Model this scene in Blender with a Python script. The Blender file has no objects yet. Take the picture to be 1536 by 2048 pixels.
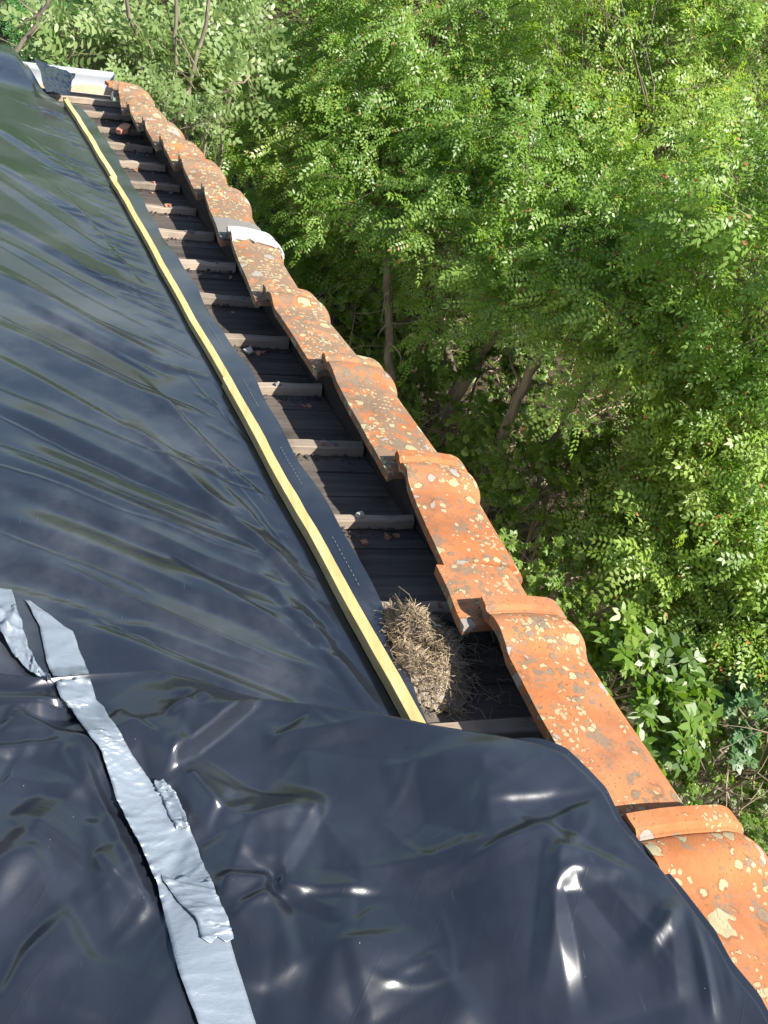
import bpy, math, random
import numpy as np
from mathutils import Matrix, Vector

random.seed(7)
RNG = np.random.default_rng(11)
SC = bpy.context.scene
COL = SC.collection

# ------------------------------------------------------------------ frames
# Roof frame: X along the battens, Y down the slope, Z out of the roof; the boards lie at Z = 0.
F = 1700.0                                    # focal length in pixels of a 1536 x 2048 picture
AX = np.array([0.97542684, -0.01000438, 0.22009631])
AY = np.array([-0.17151, 0.59258528, 0.78703685])
AZ = np.array([0.13829965, 0.80544559, -0.57630774])
RM = np.array([AX, AY, AZ])
EYE = np.array([0.0, 0.0, 1.0424])
SLOPE = math.radians(15)
M_ROOF = Matrix.Rotation(-SLOPE, 4, 'X')
MR = np.array(M_ROOF.to_3x3())
VERGE = np.array([-0.2257, 0.9742])           # direction of the tile row in the roof plane
CROSS = np.array([0.9742, 0.2257])

def ray(px, py):
    return RM @ np.array([(px - 768) / F, -(py - 1024) / F, 1.0])
def pix(px, py, z):                           # the point of the roof-parallel plane Z = z seen there
    r = ray(px, py); return EYE + r * ((z - EYE[2]) / r[2])
def far(px, py, d):                           # world point at a distance d
    r = ray(px, py); r /= np.linalg.norm(r); return MR @ (EYE + r * d)

# ------------------------------------------------------------------ camera, sky, sun
cam = bpy.data.cameras.new('camera'); camo = bpy.data.objects.new('camera', cam); COL.objects.link(camo)
cam.sensor_fit = 'VERTICAL'; cam.sensor_height = 36.0; cam.lens = F / 2048 * 36.0
cam.clip_start = 0.02; cam.clip_end = 2000
cm = Matrix([[RM[i][0], RM[i][1], -RM[i][2], EYE[i]] for i in range(3)] + [[0, 0, 0, 1]])
camo.matrix_world = M_ROOF @ cm
SC.camera = camo

S_ROOF = Vector((0.60 * CROSS[0] - 1.05 * VERGE[0], 0.60 * CROSS[1] - 1.05 * VERGE[1], 1.0))
S_W = (M_ROOF.to_3x3() @ S_ROOF).normalized()
sun_el = math.asin(S_W.z); sun_az = math.atan2(S_W.x, S_W.y)
w = bpy.data.worlds.new('World'); SC.world = w; w.use_nodes = True
nt = w.node_tree; nt.nodes.clear()
sky = nt.nodes.new('ShaderNodeTexSky'); sky.sky_type = 'NISHITA'; sky.sun_disc = False
sky.sun_elevation = sun_el; sky.sun_rotation = sun_az
bg = nt.nodes.new('ShaderNodeBackground'); bg.inputs[1].default_value = 0.085
wo = nt.nodes.new('ShaderNodeOutputWorld')
nt.links.new(sky.outputs[0], bg.inputs[0]); nt.links.new(bg.outputs[0], wo.inputs[0])
sl = bpy.data.lights.new('sun', 'SUN'); sl.energy = 5.0; sl.angle = math.radians(0.53); sl.color = (1.0, 0.95, 0.87)
so = bpy.data.objects.new('sun', sl); COL.objects.link(so)
so.rotation_euler = S_W.to_track_quat('Z', 'Y').to_euler(); so.location = (6, 0, 12)
SC.view_settings.view_transform = 'Standard'; SC.view_settings.look = 'None'
SC.view_settings.exposure = 1.0; SC.view_settings.gamma = 1.0
SC.render.engine = 'CYCLES'
SC.cycles.use_adaptive_sampling = True; SC.cycles.adaptive_threshold = 0.03
SC.cycles.max_bounces = 3; SC.cycles.diffuse_bounces = 2; SC.cycles.glossy_bounces = 2; SC.cycles.transmission_bounces = 2; SC.cycles.transparent_max_bounces = 2

# ------------------------------------------------------------------ helpers
def tag(o, label=None, cat=None, group=None, kind=None):
    if label: o['label'] = label
    if cat: o['category'] = cat
    if group: o['group'] = group
    if kind: o['kind'] = kind
    return o
ROOF = []                                     # top-level things built in the roof frame, turned into place at the end
def link(name, me, m=None, parent=None, roof=False):
    o = bpy.data.objects.new(name, me); COL.objects.link(o)
    if m is not None and me is not None: me.materials.append(m)
    if parent is not None: o.parent = parent
    elif roof: ROOF.append(o)
    return o
def empty(name, loc=(0, 0, 0), roof=False):
    o = link(name, None, roof=roof); o.location = loc; o.empty_display_size = 0.1; return o
def mesh(name, v, f, smooth=False):
    me = bpy.data.meshes.new(name); me.from_pydata([tuple(map(float, p)) for p in v], [], [tuple(map(int, q)) for q in f]); me.update()
    if smooth: me.polygons.foreach_set('use_smooth', [True] * len(me.polygons))
    return me
class MB:
    def __init__(s): s.v = []; s.f = []
    def box(s, c, sz, rz=0, jit=0, tilt=(0, 0)):
        n = len(s.v); co, si = math.cos(rz), math.sin(rz)
        for k in range(8):
            x = sz[0] * (0.5 if k & 1 else -0.5); y = sz[1] * (0.5 if k & 2 else -0.5); z = sz[2] * (0.5 if k & 4 else -0.5)
            z += tilt[0] * x + tilt[1] * y
            j = [random.uniform(-jit, jit) for _ in range(3)]
            s.v.append((c[0] + co * x - si * y + j[0], c[1] + si * x + co * y + j[1], c[2] + z + j[2]))
        for q in ((0, 2, 3, 1), (4, 5, 7, 6), (0, 1, 5, 4), (2, 6, 7, 3), (0, 4, 6, 2), (1, 3, 7, 5)): s.f.append([n + i for i in q])
    def tube(s, pts, rad, k=6, cap=True):
        pts = np.asarray(pts, float); n0 = len(s.v); m = len(pts)
        t = np.empty_like(pts); t[:-1] = pts[1:] - pts[:-1]; t[-1] = t[-2]; t[1:-1] = pts[2:] - pts[:-2]
        t /= np.sqrt((t * t).sum(1))[:, None] + 1e-9
        a = (0.0, 0.0, 1.0) if abs(t[0][2]) < 0.9 else (1.0, 0.0, 0.0)
        ux = t[:, 1] * a[2] - t[:, 2] * a[1]; uy = t[:, 2] * a[0] - t[:, 0] * a[2]; uz = t[:, 0] * a[1] - t[:, 1] * a[0]
        u = np.column_stack([ux, uy, uz]); u /= np.sqrt((u * u).sum(1))[:, None] + 1e-9
        vv = np.column_stack([t[:, 1] * u[:, 2] - t[:, 2] * u[:, 1], t[:, 2] * u[:, 0] - t[:, 0] * u[:, 2], t[:, 0] * u[:, 1] - t[:, 1] * u[:, 0]])
        an = 2 * math.pi * np.arange(k) / k; R_ = np.asarray(rad, float)[:, None, None]
        s.v += (pts[:, None, :] + R_ * (np.cos(an)[None, :, None] * u[:, None, :] + np.sin(an)[None, :, None] * vv[:, None, :])).reshape(-1, 3).tolist()
        for i in range(m - 1):
            for j in range(k):
                s.f.append((n0 + i * k + j, n0 + i * k + (j + 1) % k, n0 + (i + 1) * k + (j + 1) % k, n0 + (i + 1) * k + j))
        if cap:
            s.f.append([n0 + j for j in range(k)][::-1]); s.f.append([n0 + (m - 1) * k + j for j in range(k)])
    def mesh(s, name, smooth=False): return mesh(name, s.v, s.f, smooth)
def grid_faces(nu, nv):
    return [(i * nv + j, (i + 1) * nv + j, (i + 1) * nv + j + 1, i * nv + j + 1) for i in range(nu - 1) for j in range(nv - 1)]
def sstep(a, b, x):
    t = np.clip((x - a) / (b - a), 0, 1); return t * t * (3 - 2 * t)

# ------------------------------------------------------------------ node helpers and materials
class NT:
    def __init__(s, name):
        s.m = bpy.data.materials.new(name); s.m.use_nodes = True; s.t = s.m.node_tree; s.t.nodes.clear()
        s.out = s.n('ShaderNodeOutputMaterial'); s.p = s.n('ShaderNodeBsdfPrincipled'); s.l(s.p.outputs[0], s.out.inputs[0])
    def n(s, ty, **k):
        o = s.t.nodes.new(ty)
        for a, b in k.items(): setattr(o, a, b)
        return o
    def l(s, a, b): s.t.links.new(a, b)
    def val(s, i, v):
        if hasattr(v, 'is_output') or hasattr(v, 'links'): s.l(v, i)
        else: i.default_value = v
    def math(s, op, a, b=0.0, c=None, clamp=False):
        o = s.n('ShaderNodeMath', operation=op, use_clamp=clamp); s.val(o.inputs[0], a); s.val(o.inputs[1], b)
        if c is not None: s.val(o.inputs[2], c)
        return o.outputs[0]
    def mix(s, f, a, b):
        o = s.n('ShaderNodeMix', data_type='RGBA'); s.val(o.inputs[0], f); s.val(o.inputs[6], a); s.val(o.inputs[7], b); return o.outputs[2]
    def noise(s, co, scale, detail=4, rough=0.55, dist=0.0):
        o = s.n('ShaderNodeTexNoise'); o.inputs['Scale'].default_value = scale; o.inputs['Detail'].default_value = detail
        o.inputs['Roughness'].default_value = rough; o.inputs['Distortion'].default_value = dist
        if co is not None: s.l(co, o.inputs['Vector'])
        return o
    def voro(s, co, scale, feature='F1', rnd=1.0):
        o = s.n('ShaderNodeTexVoronoi', feature=feature); o.inputs['Scale'].default_value = scale; o.inputs['Randomness'].default_value = rnd
        s.l(co, o.inputs['Vector']); return o
    def ramp(s, f, stops):
        o = s.n('ShaderNodeValToRGB'); e = o.color_ramp.elements
        while len(e) < len(stops): e.new(0.5)
        for i, (p, c) in enumerate(stops): e[i].position = p; e[i].color = tuple(c) + (1,) if len(c) == 3 else c
        s.l(f, o.inputs[0]); return o.outputs[0]
    def step(s, x, a, b):
        o = s.n('ShaderNodeMapRange', interpolation_type='SMOOTHSTEP'); s.val(o.inputs[0], x); o.inputs[1].default_value = a; o.inputs[2].default_value = b
        return o.outputs[0]
    def obj(s): return s.n('ShaderNodeTexCoord').outputs['Object']
    def map(s, co, scale=(1, 1, 1), loc=(0, 0, 0), rot=(0, 0, 0)):
        o = s.n('ShaderNodeMapping'); s.l(co, o.inputs[0]); o.inputs['Scale'].default_value = scale; o.inputs['Location'].default_value = loc; o.inputs['Rotation'].default_value = rot
        return o.outputs[0]
    def rnd_co(s, k=40.0):                     # object coordinates shifted by a random amount for each object
        co = s.obj(); r = s.n('ShaderNodeObjectInfo').outputs['Random']; v = s.math('MULTIPLY', r, k)
        a = s.n('ShaderNodeVectorMath', operation='ADD'); s.l(co, a.inputs[0]); c = s.n('ShaderNodeCombineXYZ')
        s.l(v, c.inputs[0]); s.l(v, c.inputs[1]); s.l(v, c.inputs[2]); s.l(c.outputs[0], a.inputs[1]); return a.outputs[0]
    def bump(s, h, strength=0.3, dist=0.01, normal=None):
        o = s.n('ShaderNodeBump'); o.inputs['Strength'].default_value = strength; o.inputs['Distance'].default_value = dist; s.l(h, o.inputs['Height'])
        if normal is not None: s.l(normal, o.inputs['Normal'])
        return o.outputs[0]
    def set(s, **k):
        for a, b in k.items(): s.val(s.p.inputs[a.replace('_', ' ')], b)

def c4(r, g, b): return (r, g, b, 1)

def mat_tile():
    t = NT('terracotta'); co = t.rnd_co()
    age = t.n('ShaderNodeAttribute', attribute_type='OBJECT', attribute_name='lichen').outputs['Fac']
    n1 = t.noise(co, 9, 5); n2 = t.noise(co, 220, 3, 0.7); n3 = t.noise(co, 60, 4, 0.7)
    base = t.ramp(n1.outputs[0], [(0.25, (0.29, 0.105, 0.042)), (0.5, (0.40, 0.145, 0.053)), (0.75, (0.47, 0.195, 0.08))])
    base = t.mix(t.math('MULTIPLY', t.step(n3.outputs[0], 0.5, 0.75), 0.35), base, c4(0.50, 0.235, 0.10))
    dn0 = t.noise(t.map(co, (1, 1, 1), (1, 5, 8)), 5, 5, 0.65); base = t.mix(t.math('MULTIPLY', t.step(dn0.outputs[0], 0.4, 0.7), 0.4), base, c4(0.50, 0.27, 0.155))
    # sooty speckle
    sp = t.step(n2.outputs[0], 0.58, 0.68)
    gate = t.step(t.math('ADD', n1.outputs[0], t.math('MULTIPLY', age, 0.2)), 0.46, 0.66)
    base = t.mix(t.math('MULTIPLY', t.math('MULTIPLY', sp, gate), 0.85), base, c4(0.10, 0.055, 0.035))
    # grey-brown crust on the old tiles
    n4 = t.noise(t.map(co, (1, 1, 1), (3, 7, 1)), 26, 6, 0.7)
    crust = t.step(t.math('ADD', n4.outputs[0], t.math('MULTIPLY', age, 0.20)), 0.62, 0.70)
    base = t.mix(t.math('MULTIPLY', crust, 0.85), base, t.mix(n2.outputs[0], c4(0.13, 0.085, 0.05), c4(0.27, 0.22, 0.16)))
    sm = t.noise(t.map(co, (1, 1, 1), (9, 2, 4)), 6, 6, 0.68); base = t.mix(t.math('MULTIPLY', t.step(sm.outputs[0], 0.52, 0.72), 0.55), base, c4(0.15, 0.085, 0.055))
    # lichen rosettes
    dn = t.noise(co, 55, 3, 0.6); va = t.n('ShaderNodeVectorMath', operation='MULTIPLY_ADD')
    t.l(dn.outputs['Color'], va.inputs[0]); va.inputs[1].default_value = (0.016,) * 3; t.l(co, va.inputs[2]); cd = va.outputs[0]
    col = base
    hgt = t.math('MULTIPLY', n2.outputs[0], 0.25)
    for sc, r0, thr, cc, sh in ((60, 0.45, 0.74, (0.20, 0.16, 0.12), 17.0), (30, 0.33, 0.74, (0.43, 0.40, 0.23), 0.0), (16, 0.25, 0.74, (0.41, 0.39, 0.24), 3.0), (55, 0.36, 0.74, (0.46, 0.42, 0.26), 5.0), (110, 0.42, 0.74, (0.46, 0.37, 0.22), 9.0), (20, 0.36, 0.80, (0.36, 0.33, 0.31), 14.0)):
        v = t.voro(t.map(cd, (1, 1, 1), (sh, sh, sh)), sc)
        rn = t.n('ShaderNodeSeparateColor'); t.l(v.outputs['Color'], rn.inputs[0])
        patch = t.noise(t.map(co, (1, 1, 1), (sh + 2, 1, sh)), 11, 3)
        pres = t.step(t.math('ADD', t.math('ADD', t.math('MULTIPLY', rn.outputs[0], 0.34), t.math('MULTIPLY', t.step(patch.outputs[0], 0.30, 0.70), 0.68)), t.math('MULTIPLY', age, 0.13)), thr, thr + 0.02)
        rad = t.math('MULTIPLY', t.math('ADD', rn.outputs[1], 0.35), r0)
        rad = t.math('MULTIPLY', rad, pres)
        d = v.outputs['Distance']
        rel = t.math('DIVIDE', d, t.math('MAXIMUM', rad, 0.001))
        ring = t.math('SUBTRACT', t.step(rel, 1.22, 1.12), t.step(rel, 1.02, 0.94), clamp=True)
        ins = t.step(rel, 1.02, 0.94)
        tone = t.mix(t.math('MULTIPLY', t.step(dn.outputs[0], 0.35, 0.65), 0.6), cc + (1,), (cc[0] * 0.72, cc[1] * 0.76, cc[2] * 0.7, 1))
        tone = t.mix(t.math('MULTIPLY', t.math('SUBTRACT', t.step(rel, 0.55, 0.62), t.step(rel, 0.72, 0.80), clamp=True), 0.30), tone, c4(0.30, 0.25, 0.13))
        col = t.mix(t.math('MULTIPLY', ring, 0.5), col, c4(0.16, 0.085, 0.04))
        col = t.mix(t.math('MULTIPLY', ins, t.math('ADD', 0.62, t.math('MULTIPLY', dn.outputs[0], 0.5))), col, tone)
        hgt = t.math('ADD', hgt, t.math('MULTIPLY', ins, 0.25))
    t.set(Base_Color=col, Roughness=0.88)
    t.p.inputs['Specular IOR Level'].default_value = 0.25
    hgt = t.math('ADD', hgt, t.math('MULTIPLY', n3.outputs[0], 0.5))
    t.l(t.bump(hgt, 0.55, 0.003), t.p.inputs['Normal'])
    return t.m

_a, _b = pix(-60, 830, .09), pix(600, 1090, .05)
PLEAT = math.atan2(_b[1] - _a[1], _b[0] - _a[0])
def mat_plastic(seed=0.0, rough=0.22, crinkle=0.30, swell=0.9, pleat=0.0, angles=None, spec=1.0, creases=(), film=(0.034, 0.041, 0.060)):
    t = NT('black_plastic_film'); co = t.map(t.obj(), (1, 1, 1), (seed, seed, 0))
    nb = t.noise(co, 4.0, 3, 0.5, 0.5); nm = t.noise(t.map(co, (14, 7, 10), (0, 0, 0), (0, 0, 0.5)), 1.0, 4, 0.55, 0.8)
    nf = t.noise(co, 130, 3, 0.6)
    ridg = t.math('ABSOLUTE', t.math('SUBTRACT', nm.outputs[0], 0.5))
    nk = t.noise(t.map(co, (38, 22, 30), (3, 1, 0), (0, 0, 1.1)), 1.0, 3, 0.5, 1.2); rid2 = t.math('ABSOLUTE', t.math('SUBTRACT', nk.outputs[0], 0.5)); msk = t.step(t.noise(co, 5.0, 2).outputs[0], 0.48, 0.66)
    sc = t.noise(t.map(co, (300, 18, 50), (0, 0, 0), (0, 0, 0.9)), 1.0, 2)
    scr = t.step(sc.outputs[0], 0.74, 0.80)
    dust = t.noise(co, 3.0, 5, 0.65); v = t.voro(co, 95); spk = t.step(v.outputs['Distance'], 0.045, 0.03)
    sr = t.n('ShaderNodeSeparateColor'); t.l(v.outputs['Color'], sr.inputs[0]); spk = t.math('MULTIPLY', spk, t.step(sr.outputs[0], 0.93, 0.95))
    col = t.mix(t.math('MULTIPLY', t.step(dust.outputs[0], 0.42, 0.75), 0.7), c4(0.012, 0.015, 0.022), film + (1,))
    col = t.mix(t.math('MULTIPLY', scr, 0.10), col, c4(0.25, 0.26, 0.28))
    col = t.mix(spk, col, c4(0.55, 0.55, 0.52))
    t.set(Base_Color=col)
    t.set(Roughness=t.math('ADD', rough, t.math('ADD', t.math('MULTIPLY', dust.outputs[0], 0.16), t.math('MULTIPLY', scr, 0.12))))
    t.p.inputs['IOR'].default_value = 1.58; t.p.inputs['Specular IOR Level'].default_value = spec
    h = t.math('ADD', t.math('MULTIPLY', nb.outputs[0], swell), t.math('ADD', t.math('ADD', t.math('MULTIPLY', ridg, crinkle), t.math('MULTIPLY', t.math('MULTIPLY', rid2, msk), crinkle * 0.55)), t.math('MULTIPLY', nf.outputs[0], 0.012)))
    if pleat:                                  # thin straight tension lines
        for an, sc_, k in (((PLEAT, 34, 1.0), (PLEAT + .16, 52, .7), (PLEAT - .14, 26, .8)) if angles is None else tuple((q_, 14 + 5 * i_, 1.0) for i_, q_ in enumerate(angles))):
            pn = t.noise(t.map(t.map(co, (1, 1, 1), (an, 2, 0), (0, 0, -an)), (1.5, sc_, 1)), 1.0, 1, 0.4)
            ln = t.step(t.math('ABSOLUTE', t.math('SUBTRACT', pn.outputs[0], 0.5)), 0.022, 0.0)
            gate = t.step(t.noise(t.map(co, (1, 1, 1), (an * 7, 1, 3)), 3.0 if angles is None else 5.0, 2).outputs[0], 0.47 if angles is None else .52, 0.60)
            h = t.math('ADD', h, t.math('MULTIPLY', t.math('MULTIPLY', ln, gate), pleat * k))
    for (pa, pb, wl, ht) in creases:             # single straight creases pulled towards the lath
        a_, b_ = pix(*pa, .085)[:2], pix(*pb, .06)[:2]; L_ = np.linalg.norm(b_ - a_); tx, ty = (b_ - a_) / L_
        dv = t.n('ShaderNodeVectorMath', operation='DOT_PRODUCT'); t.l(t.obj(), dv.inputs[0]); dv.inputs[1].default_value = (-ty, tx, 0)
        av = t.n('ShaderNodeVectorMath', operation='DOT_PRODUCT'); t.l(t.obj(), av.inputs[0]); av.inputs[1].default_value = (tx, ty, 0)
        wob = t.math('MULTIPLY', t.math('SUBTRACT', nb.outputs[0], 0.5), 0.03)
        d_ = t.math('ABSOLUTE', t.math('ADD', t.math('SUBTRACT', dv.outputs['Value'], float(-ty * a_[0] + tx * a_[1])), wob))
        u_ = t.math('DIVIDE', t.math('SUBTRACT', av.outputs['Value'], float(tx * a_[0] + ty * a_[1])), float(L_))
        tent = t.math('SUBTRACT', 1.0, t.math('DIVIDE', d_, wl), clamp=True)
        tp = t.math('MULTIPLY', t.step(u_, -.1, .25), t.step(u_, 1.02, .8))
        h = t.math('ADD', h, t.math('MULTIPLY', t.math('MULTIPLY', tent, tp), ht))
    t.l(t.bump(h, 0.16, 0.03), t.p.inputs['Normal'])
    return t.m

def mat_wood(name, a, b, dark, sx=(3, 60, 60), rough=0.85, stain=0.5, along='X'):
    t = NT(name); co = t.rnd_co(); sc = sx if along == 'X' else (sx[1], sx[0], sx[2])
    g = t.noise(t.map(co, sc), 1.0, 5, 0.6, 0.4); f = t.noise(t.map(co, tuple(k * 4 for k in sc)), 1.0, 3, 0.6); st = t.noise(co, 7, 4, 0.6)
    col = t.mix(t.step(g.outputs[0], 0.3, 0.7), a + (1,), b + (1,))
    col = t.mix(t.math('MULTIPLY', t.step(f.outputs[0], 0.55, 0.75), 0.5), col, dark + (1,))
    col = t.mix(t.math('MULTIPLY', t.step(st.outputs[0], 0.5, 0.72), stain), col, dark + (1,))
    rv = t.n('ShaderNodeObjectInfo').outputs['Random']; hv = t.n('ShaderNodeHueSaturation'); t.l(col, hv.inputs['Color']); t.l(t.math('ADD', 0.72, t.math('MULTIPLY', rv, 0.55)), hv.inputs['Value']); col = hv.outputs[0]
    t.set(Base_Color=col, Roughness=rough); t.p.inputs['Specular IOR Level'].default_value = 0.2
    t.l(t.bump(t.math('ADD', g.outputs[0], t.math('MULTIPLY', f.outputs[0], 0.5)), 0.35, 0.002), t.p.inputs['Normal'])
    return t.m

def mat_plain(name, c, rough=0.6, var=0.25, scale=25, metal=0.0, bump=0.2, bd=0.002, spec=0.4):
    t = NT(name); co = t.rnd_co(); n = t.noise(co, scale, 5, 0.65)
    col = t.mix(n.outputs[0], tuple(k * (1 - var) for k in c) + (1,), tuple(min(1, k * (1 + var)) for k in c) + (1,))
    t.set(Base_Color=col, Roughness=rough, Metallic=metal); t.p.inputs['Specular IOR Level'].default_value = spec
    t.l(t.bump(n.outputs[0], bump, bd), t.p.inputs['Normal']); return t.m

def mat_tape():
    t = NT('silver_cloth_tape'); co = t.obj()
    n = t.noise(co, 18, 5, 0.6); wv = t.noise(t.map(co, (60, 420, 60), (0, 0, 0), (0, 0, 0.35)), 1.0, 2)
    cr = t.noise(t.map(co, (30, 70, 30), (0, 0, 0), (0, 0, 0.5)), 1.0, 4, 0.6, 1.0); rid = t.math('ABSOLUTE', t.math('SUBTRACT', cr.outputs[0], 0.5))
    col = t.mix(n.outputs[0], c4(0.20, 0.24, 0.285), c4(0.27, 0.31, 0.355))
    t.set(Base_Color=col, Roughness=0.38, Metallic=0.2); t.p.inputs['Specular IOR Level'].default_value = 0.5
    h = t.math('ADD', t.math('MULTIPLY', rid, 1.2), t.math('ADD', t.math('MULTIPLY', wv.outputs[0], 0.12), t.math('MULTIPLY', n.outputs[0], 0.5)))
    t.l(t.bump(h, 0.24, 0.005), t.p.inputs['Normal']); return t.m

def mat_leaf(name, dark, mid, light, trans=0.35, rough=0.45, spec=0.4, odd=None):
    t = NT(name)
    a = t.n('ShaderNodeAttribute', attribute_name='tint').outputs['Fac']
    isl = t.n('ShaderNodeNewGeometry').outputs['Random Per Island']
    f = t.math('ADD', t.math('MULTIPLY', a, 0.75), t.math('MULTIPLY', isl, 0.25))
    col = t.ramp(f, [(0.0, dark), (0.5, mid), (1.0, light)])
    if odd: col = t.mix(t.step(isl, 0.985, 0.987), col, odd + (1,))
    t.t.nodes.remove(t.p); df = t.n('ShaderNodeBsdfDiffuse'); t.l(col, df.inputs[0]); gl = t.n('ShaderNodeBsdfGlossy'); gl.inputs['Roughness'].default_value = rough
    tr = t.n('ShaderNodeBsdfTranslucent'); hs = t.n('ShaderNodeHueSaturation'); hs.inputs['Hue'].default_value = 0.485; hs.inputs['Saturation'].default_value = 1.1; hs.inputs['Value'].default_value = 1.75
    t.l(col, hs.inputs['Color']); t.l(hs.outputs[0], tr.inputs[0])
    mx = t.n('ShaderNodeMixShader'); mx.inputs[0].default_value = trans; t.l(df.outputs[0], mx.inputs[1]); t.l(tr.outputs[0], mx.inputs[2])
    m2 = t.n('ShaderNodeMixShader'); m2.inputs[0].default_value = 0.10 * spec; t.l(mx.outputs[0], m2.inputs[1]); t.l(gl.outputs[0], m2.inputs[2]); t.l(m2.outputs[0], t.out.inputs[0])
    return t.m

def mat_ground():
    t = NT('leaf_litter_soil'); co = t.obj(); n = t.noise(co, 1.2, 6, 0.6); f = t.noise(co, 22, 5, 0.7)
    col = t.ramp(f.outputs[0], [(0.3, (0.02, 0.016, 0.01)), (0.5, (0.07, 0.05, 0.03)), (0.7, (0.15, 0.11, 0.06))])
    col = t.mix(t.math('MULTIPLY', t.step(n.outputs[0], 0.45, 0.65), 0.6), col, c4(0.04, 0.06, 0.015))
    t.set(Base_Color=col, Roughness=0.95); t.l(t.bump(f.outputs[0], 0.8, 0.05), t.p.inputs['Normal']); return t.m

M_TILE = mat_tile(); CREASES = [((0, 642), (436, 816), .007, .8), ((0, 440), (355, 610), .008, .6), ((0, 497), (307, 646), .007, .7), ((0, 557), (391, 699), .008, .6), ((0, 791), (541, 969), .006, .8), ((0, 848), (363, 993), .006, .6), ((0, 949), (620, 1126), .006, .8),
    ((0, 904), (452, 1046), .006, .6), ((0, 1090), (307, 1200), .006, .4), ((387, 816), (581, 1078), .005, .6), ((375, 707), (500, 868), .006, .6), ((150, 1150), (700, 1369), .005, .8), ((196, 1241), (378, 1328), .005, .3), ((300, 1010), (640, 1140), .005, .3), ((0, 330), (230, 440), .010, .35), ((40, 250), (200, 370), .010, .3)]
M_PL = mat_plastic(0.0, 0.12, 0.03, 0.16, 0.0, creases=CREASES, film=(0.076, 0.082, 0.092)); M_PL2 = mat_plastic(5.3, 0.20, 0.16, 0.2, 0.02, (0.35, 1.0, 2.3, -0.5), 0.75)
M_BOARD = mat_wood('weathered_board', (0.085, 0.072, 0.062), (0.14, 0.118, 0.10), (0.028, 0.025, 0.023), stain=0.5)
M_BATTEN = mat_wood('grey_batten', (0.29, 0.23, 0.175), (0.40, 0.325, 0.25), (0.07, 0.058, 0.05), stain=0.5)
M_LATH = mat_wood('fresh_lath', (0.55, 0.41, 0.165), (0.68, 0.53, 0.25), (0.36, 0.24, 0.08), (70, 5, 70), stain=0.25)
M_TAPE = mat_tape()
M_MORTAR = mat_plain('grey_mortar', (0.20, 0.19, 0.17), 0.9, 0.2, 40)
M_WHITE = mat_plain('white_lime_mortar', (0.46, 0.445, 0.415), 0.9, 0.2, 60, bump=0.5, bd=0.004)
M_ZINC = mat_plain('zinc', (0.42, 0.45, 0.48), 0.55, 0.12, 12, metal=0.35)
M_SILT = mat_plain('dry_silt', (0.47, 0.34, 0.22), 0.95, 0.25, 50, bump=0.6, bd=0.006)
M_STRAW = mat_leaf('straw', (0.19, 0.145, 0.09), (0.40, 0.31, 0.20), (0.58, 0.47, 0.32), 0.1, 0.7, 0.2)
M_FELT = mat_plain('nest_felt', (0.42, 0.35, 0.27), 0.95, 0.5, 90, bump=1.0, bd=0.01)
M_GRIT = mat_plain('grit', (0.07, 0.065, 0.06), 0.8, 0.9, 200)
M_CLAY = mat_plain('clay_chip', (0.42, 0.20, 0.12), 0.9, 0.3, 60)
M_WALL = mat_plain('rendered_wall', (0.52, 0.47, 0.40), 0.9, 0.12, 4)
M_BARK = mat_wood('bark', (0.18, 0.15, 0.11), (0.30, 0.255, 0.19), (0.06, 0.045, 0.03), (30, 30, 4), 0.95)
M_TWIG = mat_plain('dry_twig', (0.33, 0.25, 0.18), 0.9, 0.4, 20)
M_GROUND = mat_ground()
M_ROB = mat_leaf('locust_leaf', (0.085, 0.18, 0.024), (0.195, 0.34, 0.05), (0.33, 0.46, 0.11), 0.5, odd=(0.40, 0.17, 0.06))
M_ROBD = mat_leaf('locust_leaf_deep', (0.045, 0.15, 0.03), (0.10, 0.27, 0.06), (0.19, 0.38, 0.09), 0.5)
M_ROBY = mat_leaf('locust_leaf_yellow', (0.12, 0.22, 0.028), (0.255, 0.39, 0.065), (0.40, 0.50, 0.14), 0.5, odd=(0.45, 0.20, 0.07))
M_SAP = mat_leaf('sapling_leaf', (0.09, 0.16, 0.04), (0.21, 0.30, 0.10), (0.34, 0.42, 0.18), 0.4)
M_LAUREL = mat_leaf('laurel_leaf', (0.045, 0.11, 0.010), (0.12, 0.22, 0.025), (0.24, 0.34, 0.06), 0.4, 0.45, 0.5)
M_SHRUB = mat_leaf('shrub_leaf', (0.075, 0.15, 0.02), (0.18, 0.30, 0.05), (0.32, 0.42, 0.10), 0.5)
M_BLUE = mat_leaf('bluish_leaf', (0.035, 0.10, 0.035), (0.09, 0.19, 0.07), (0.18, 0.29, 0.12), 0.35)

# ------------------------------------------------------------------ ground
GZ = -4.6
gx = np.concatenate([[-300, -120, -50, -20], np.linspace(-10, 24, 70), [35, 60, 130, 300]]); gy = np.concatenate([[-300, -120, -40, -15], np.linspace(-6, 30, 74), [45, 80, 150, 300]])
def ground_z(x, y):
    return GZ + 0.18 * np.sin(x * 0.9 + 1) * np.cos(y * 0.7) + 0.07 * np.sin(x * 2.7) * np.sin(y * 2.3 + 1) + 0.10 * np.clip(y - 9, 0, 14)
vv = [(x, y, ground_z(x, y)) for x in gx for y in gy]
tag(link('ground', mesh('ground', vv, grid_faces(len(gx), len(gy)), True), M_GROUND), kind='structure')

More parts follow.
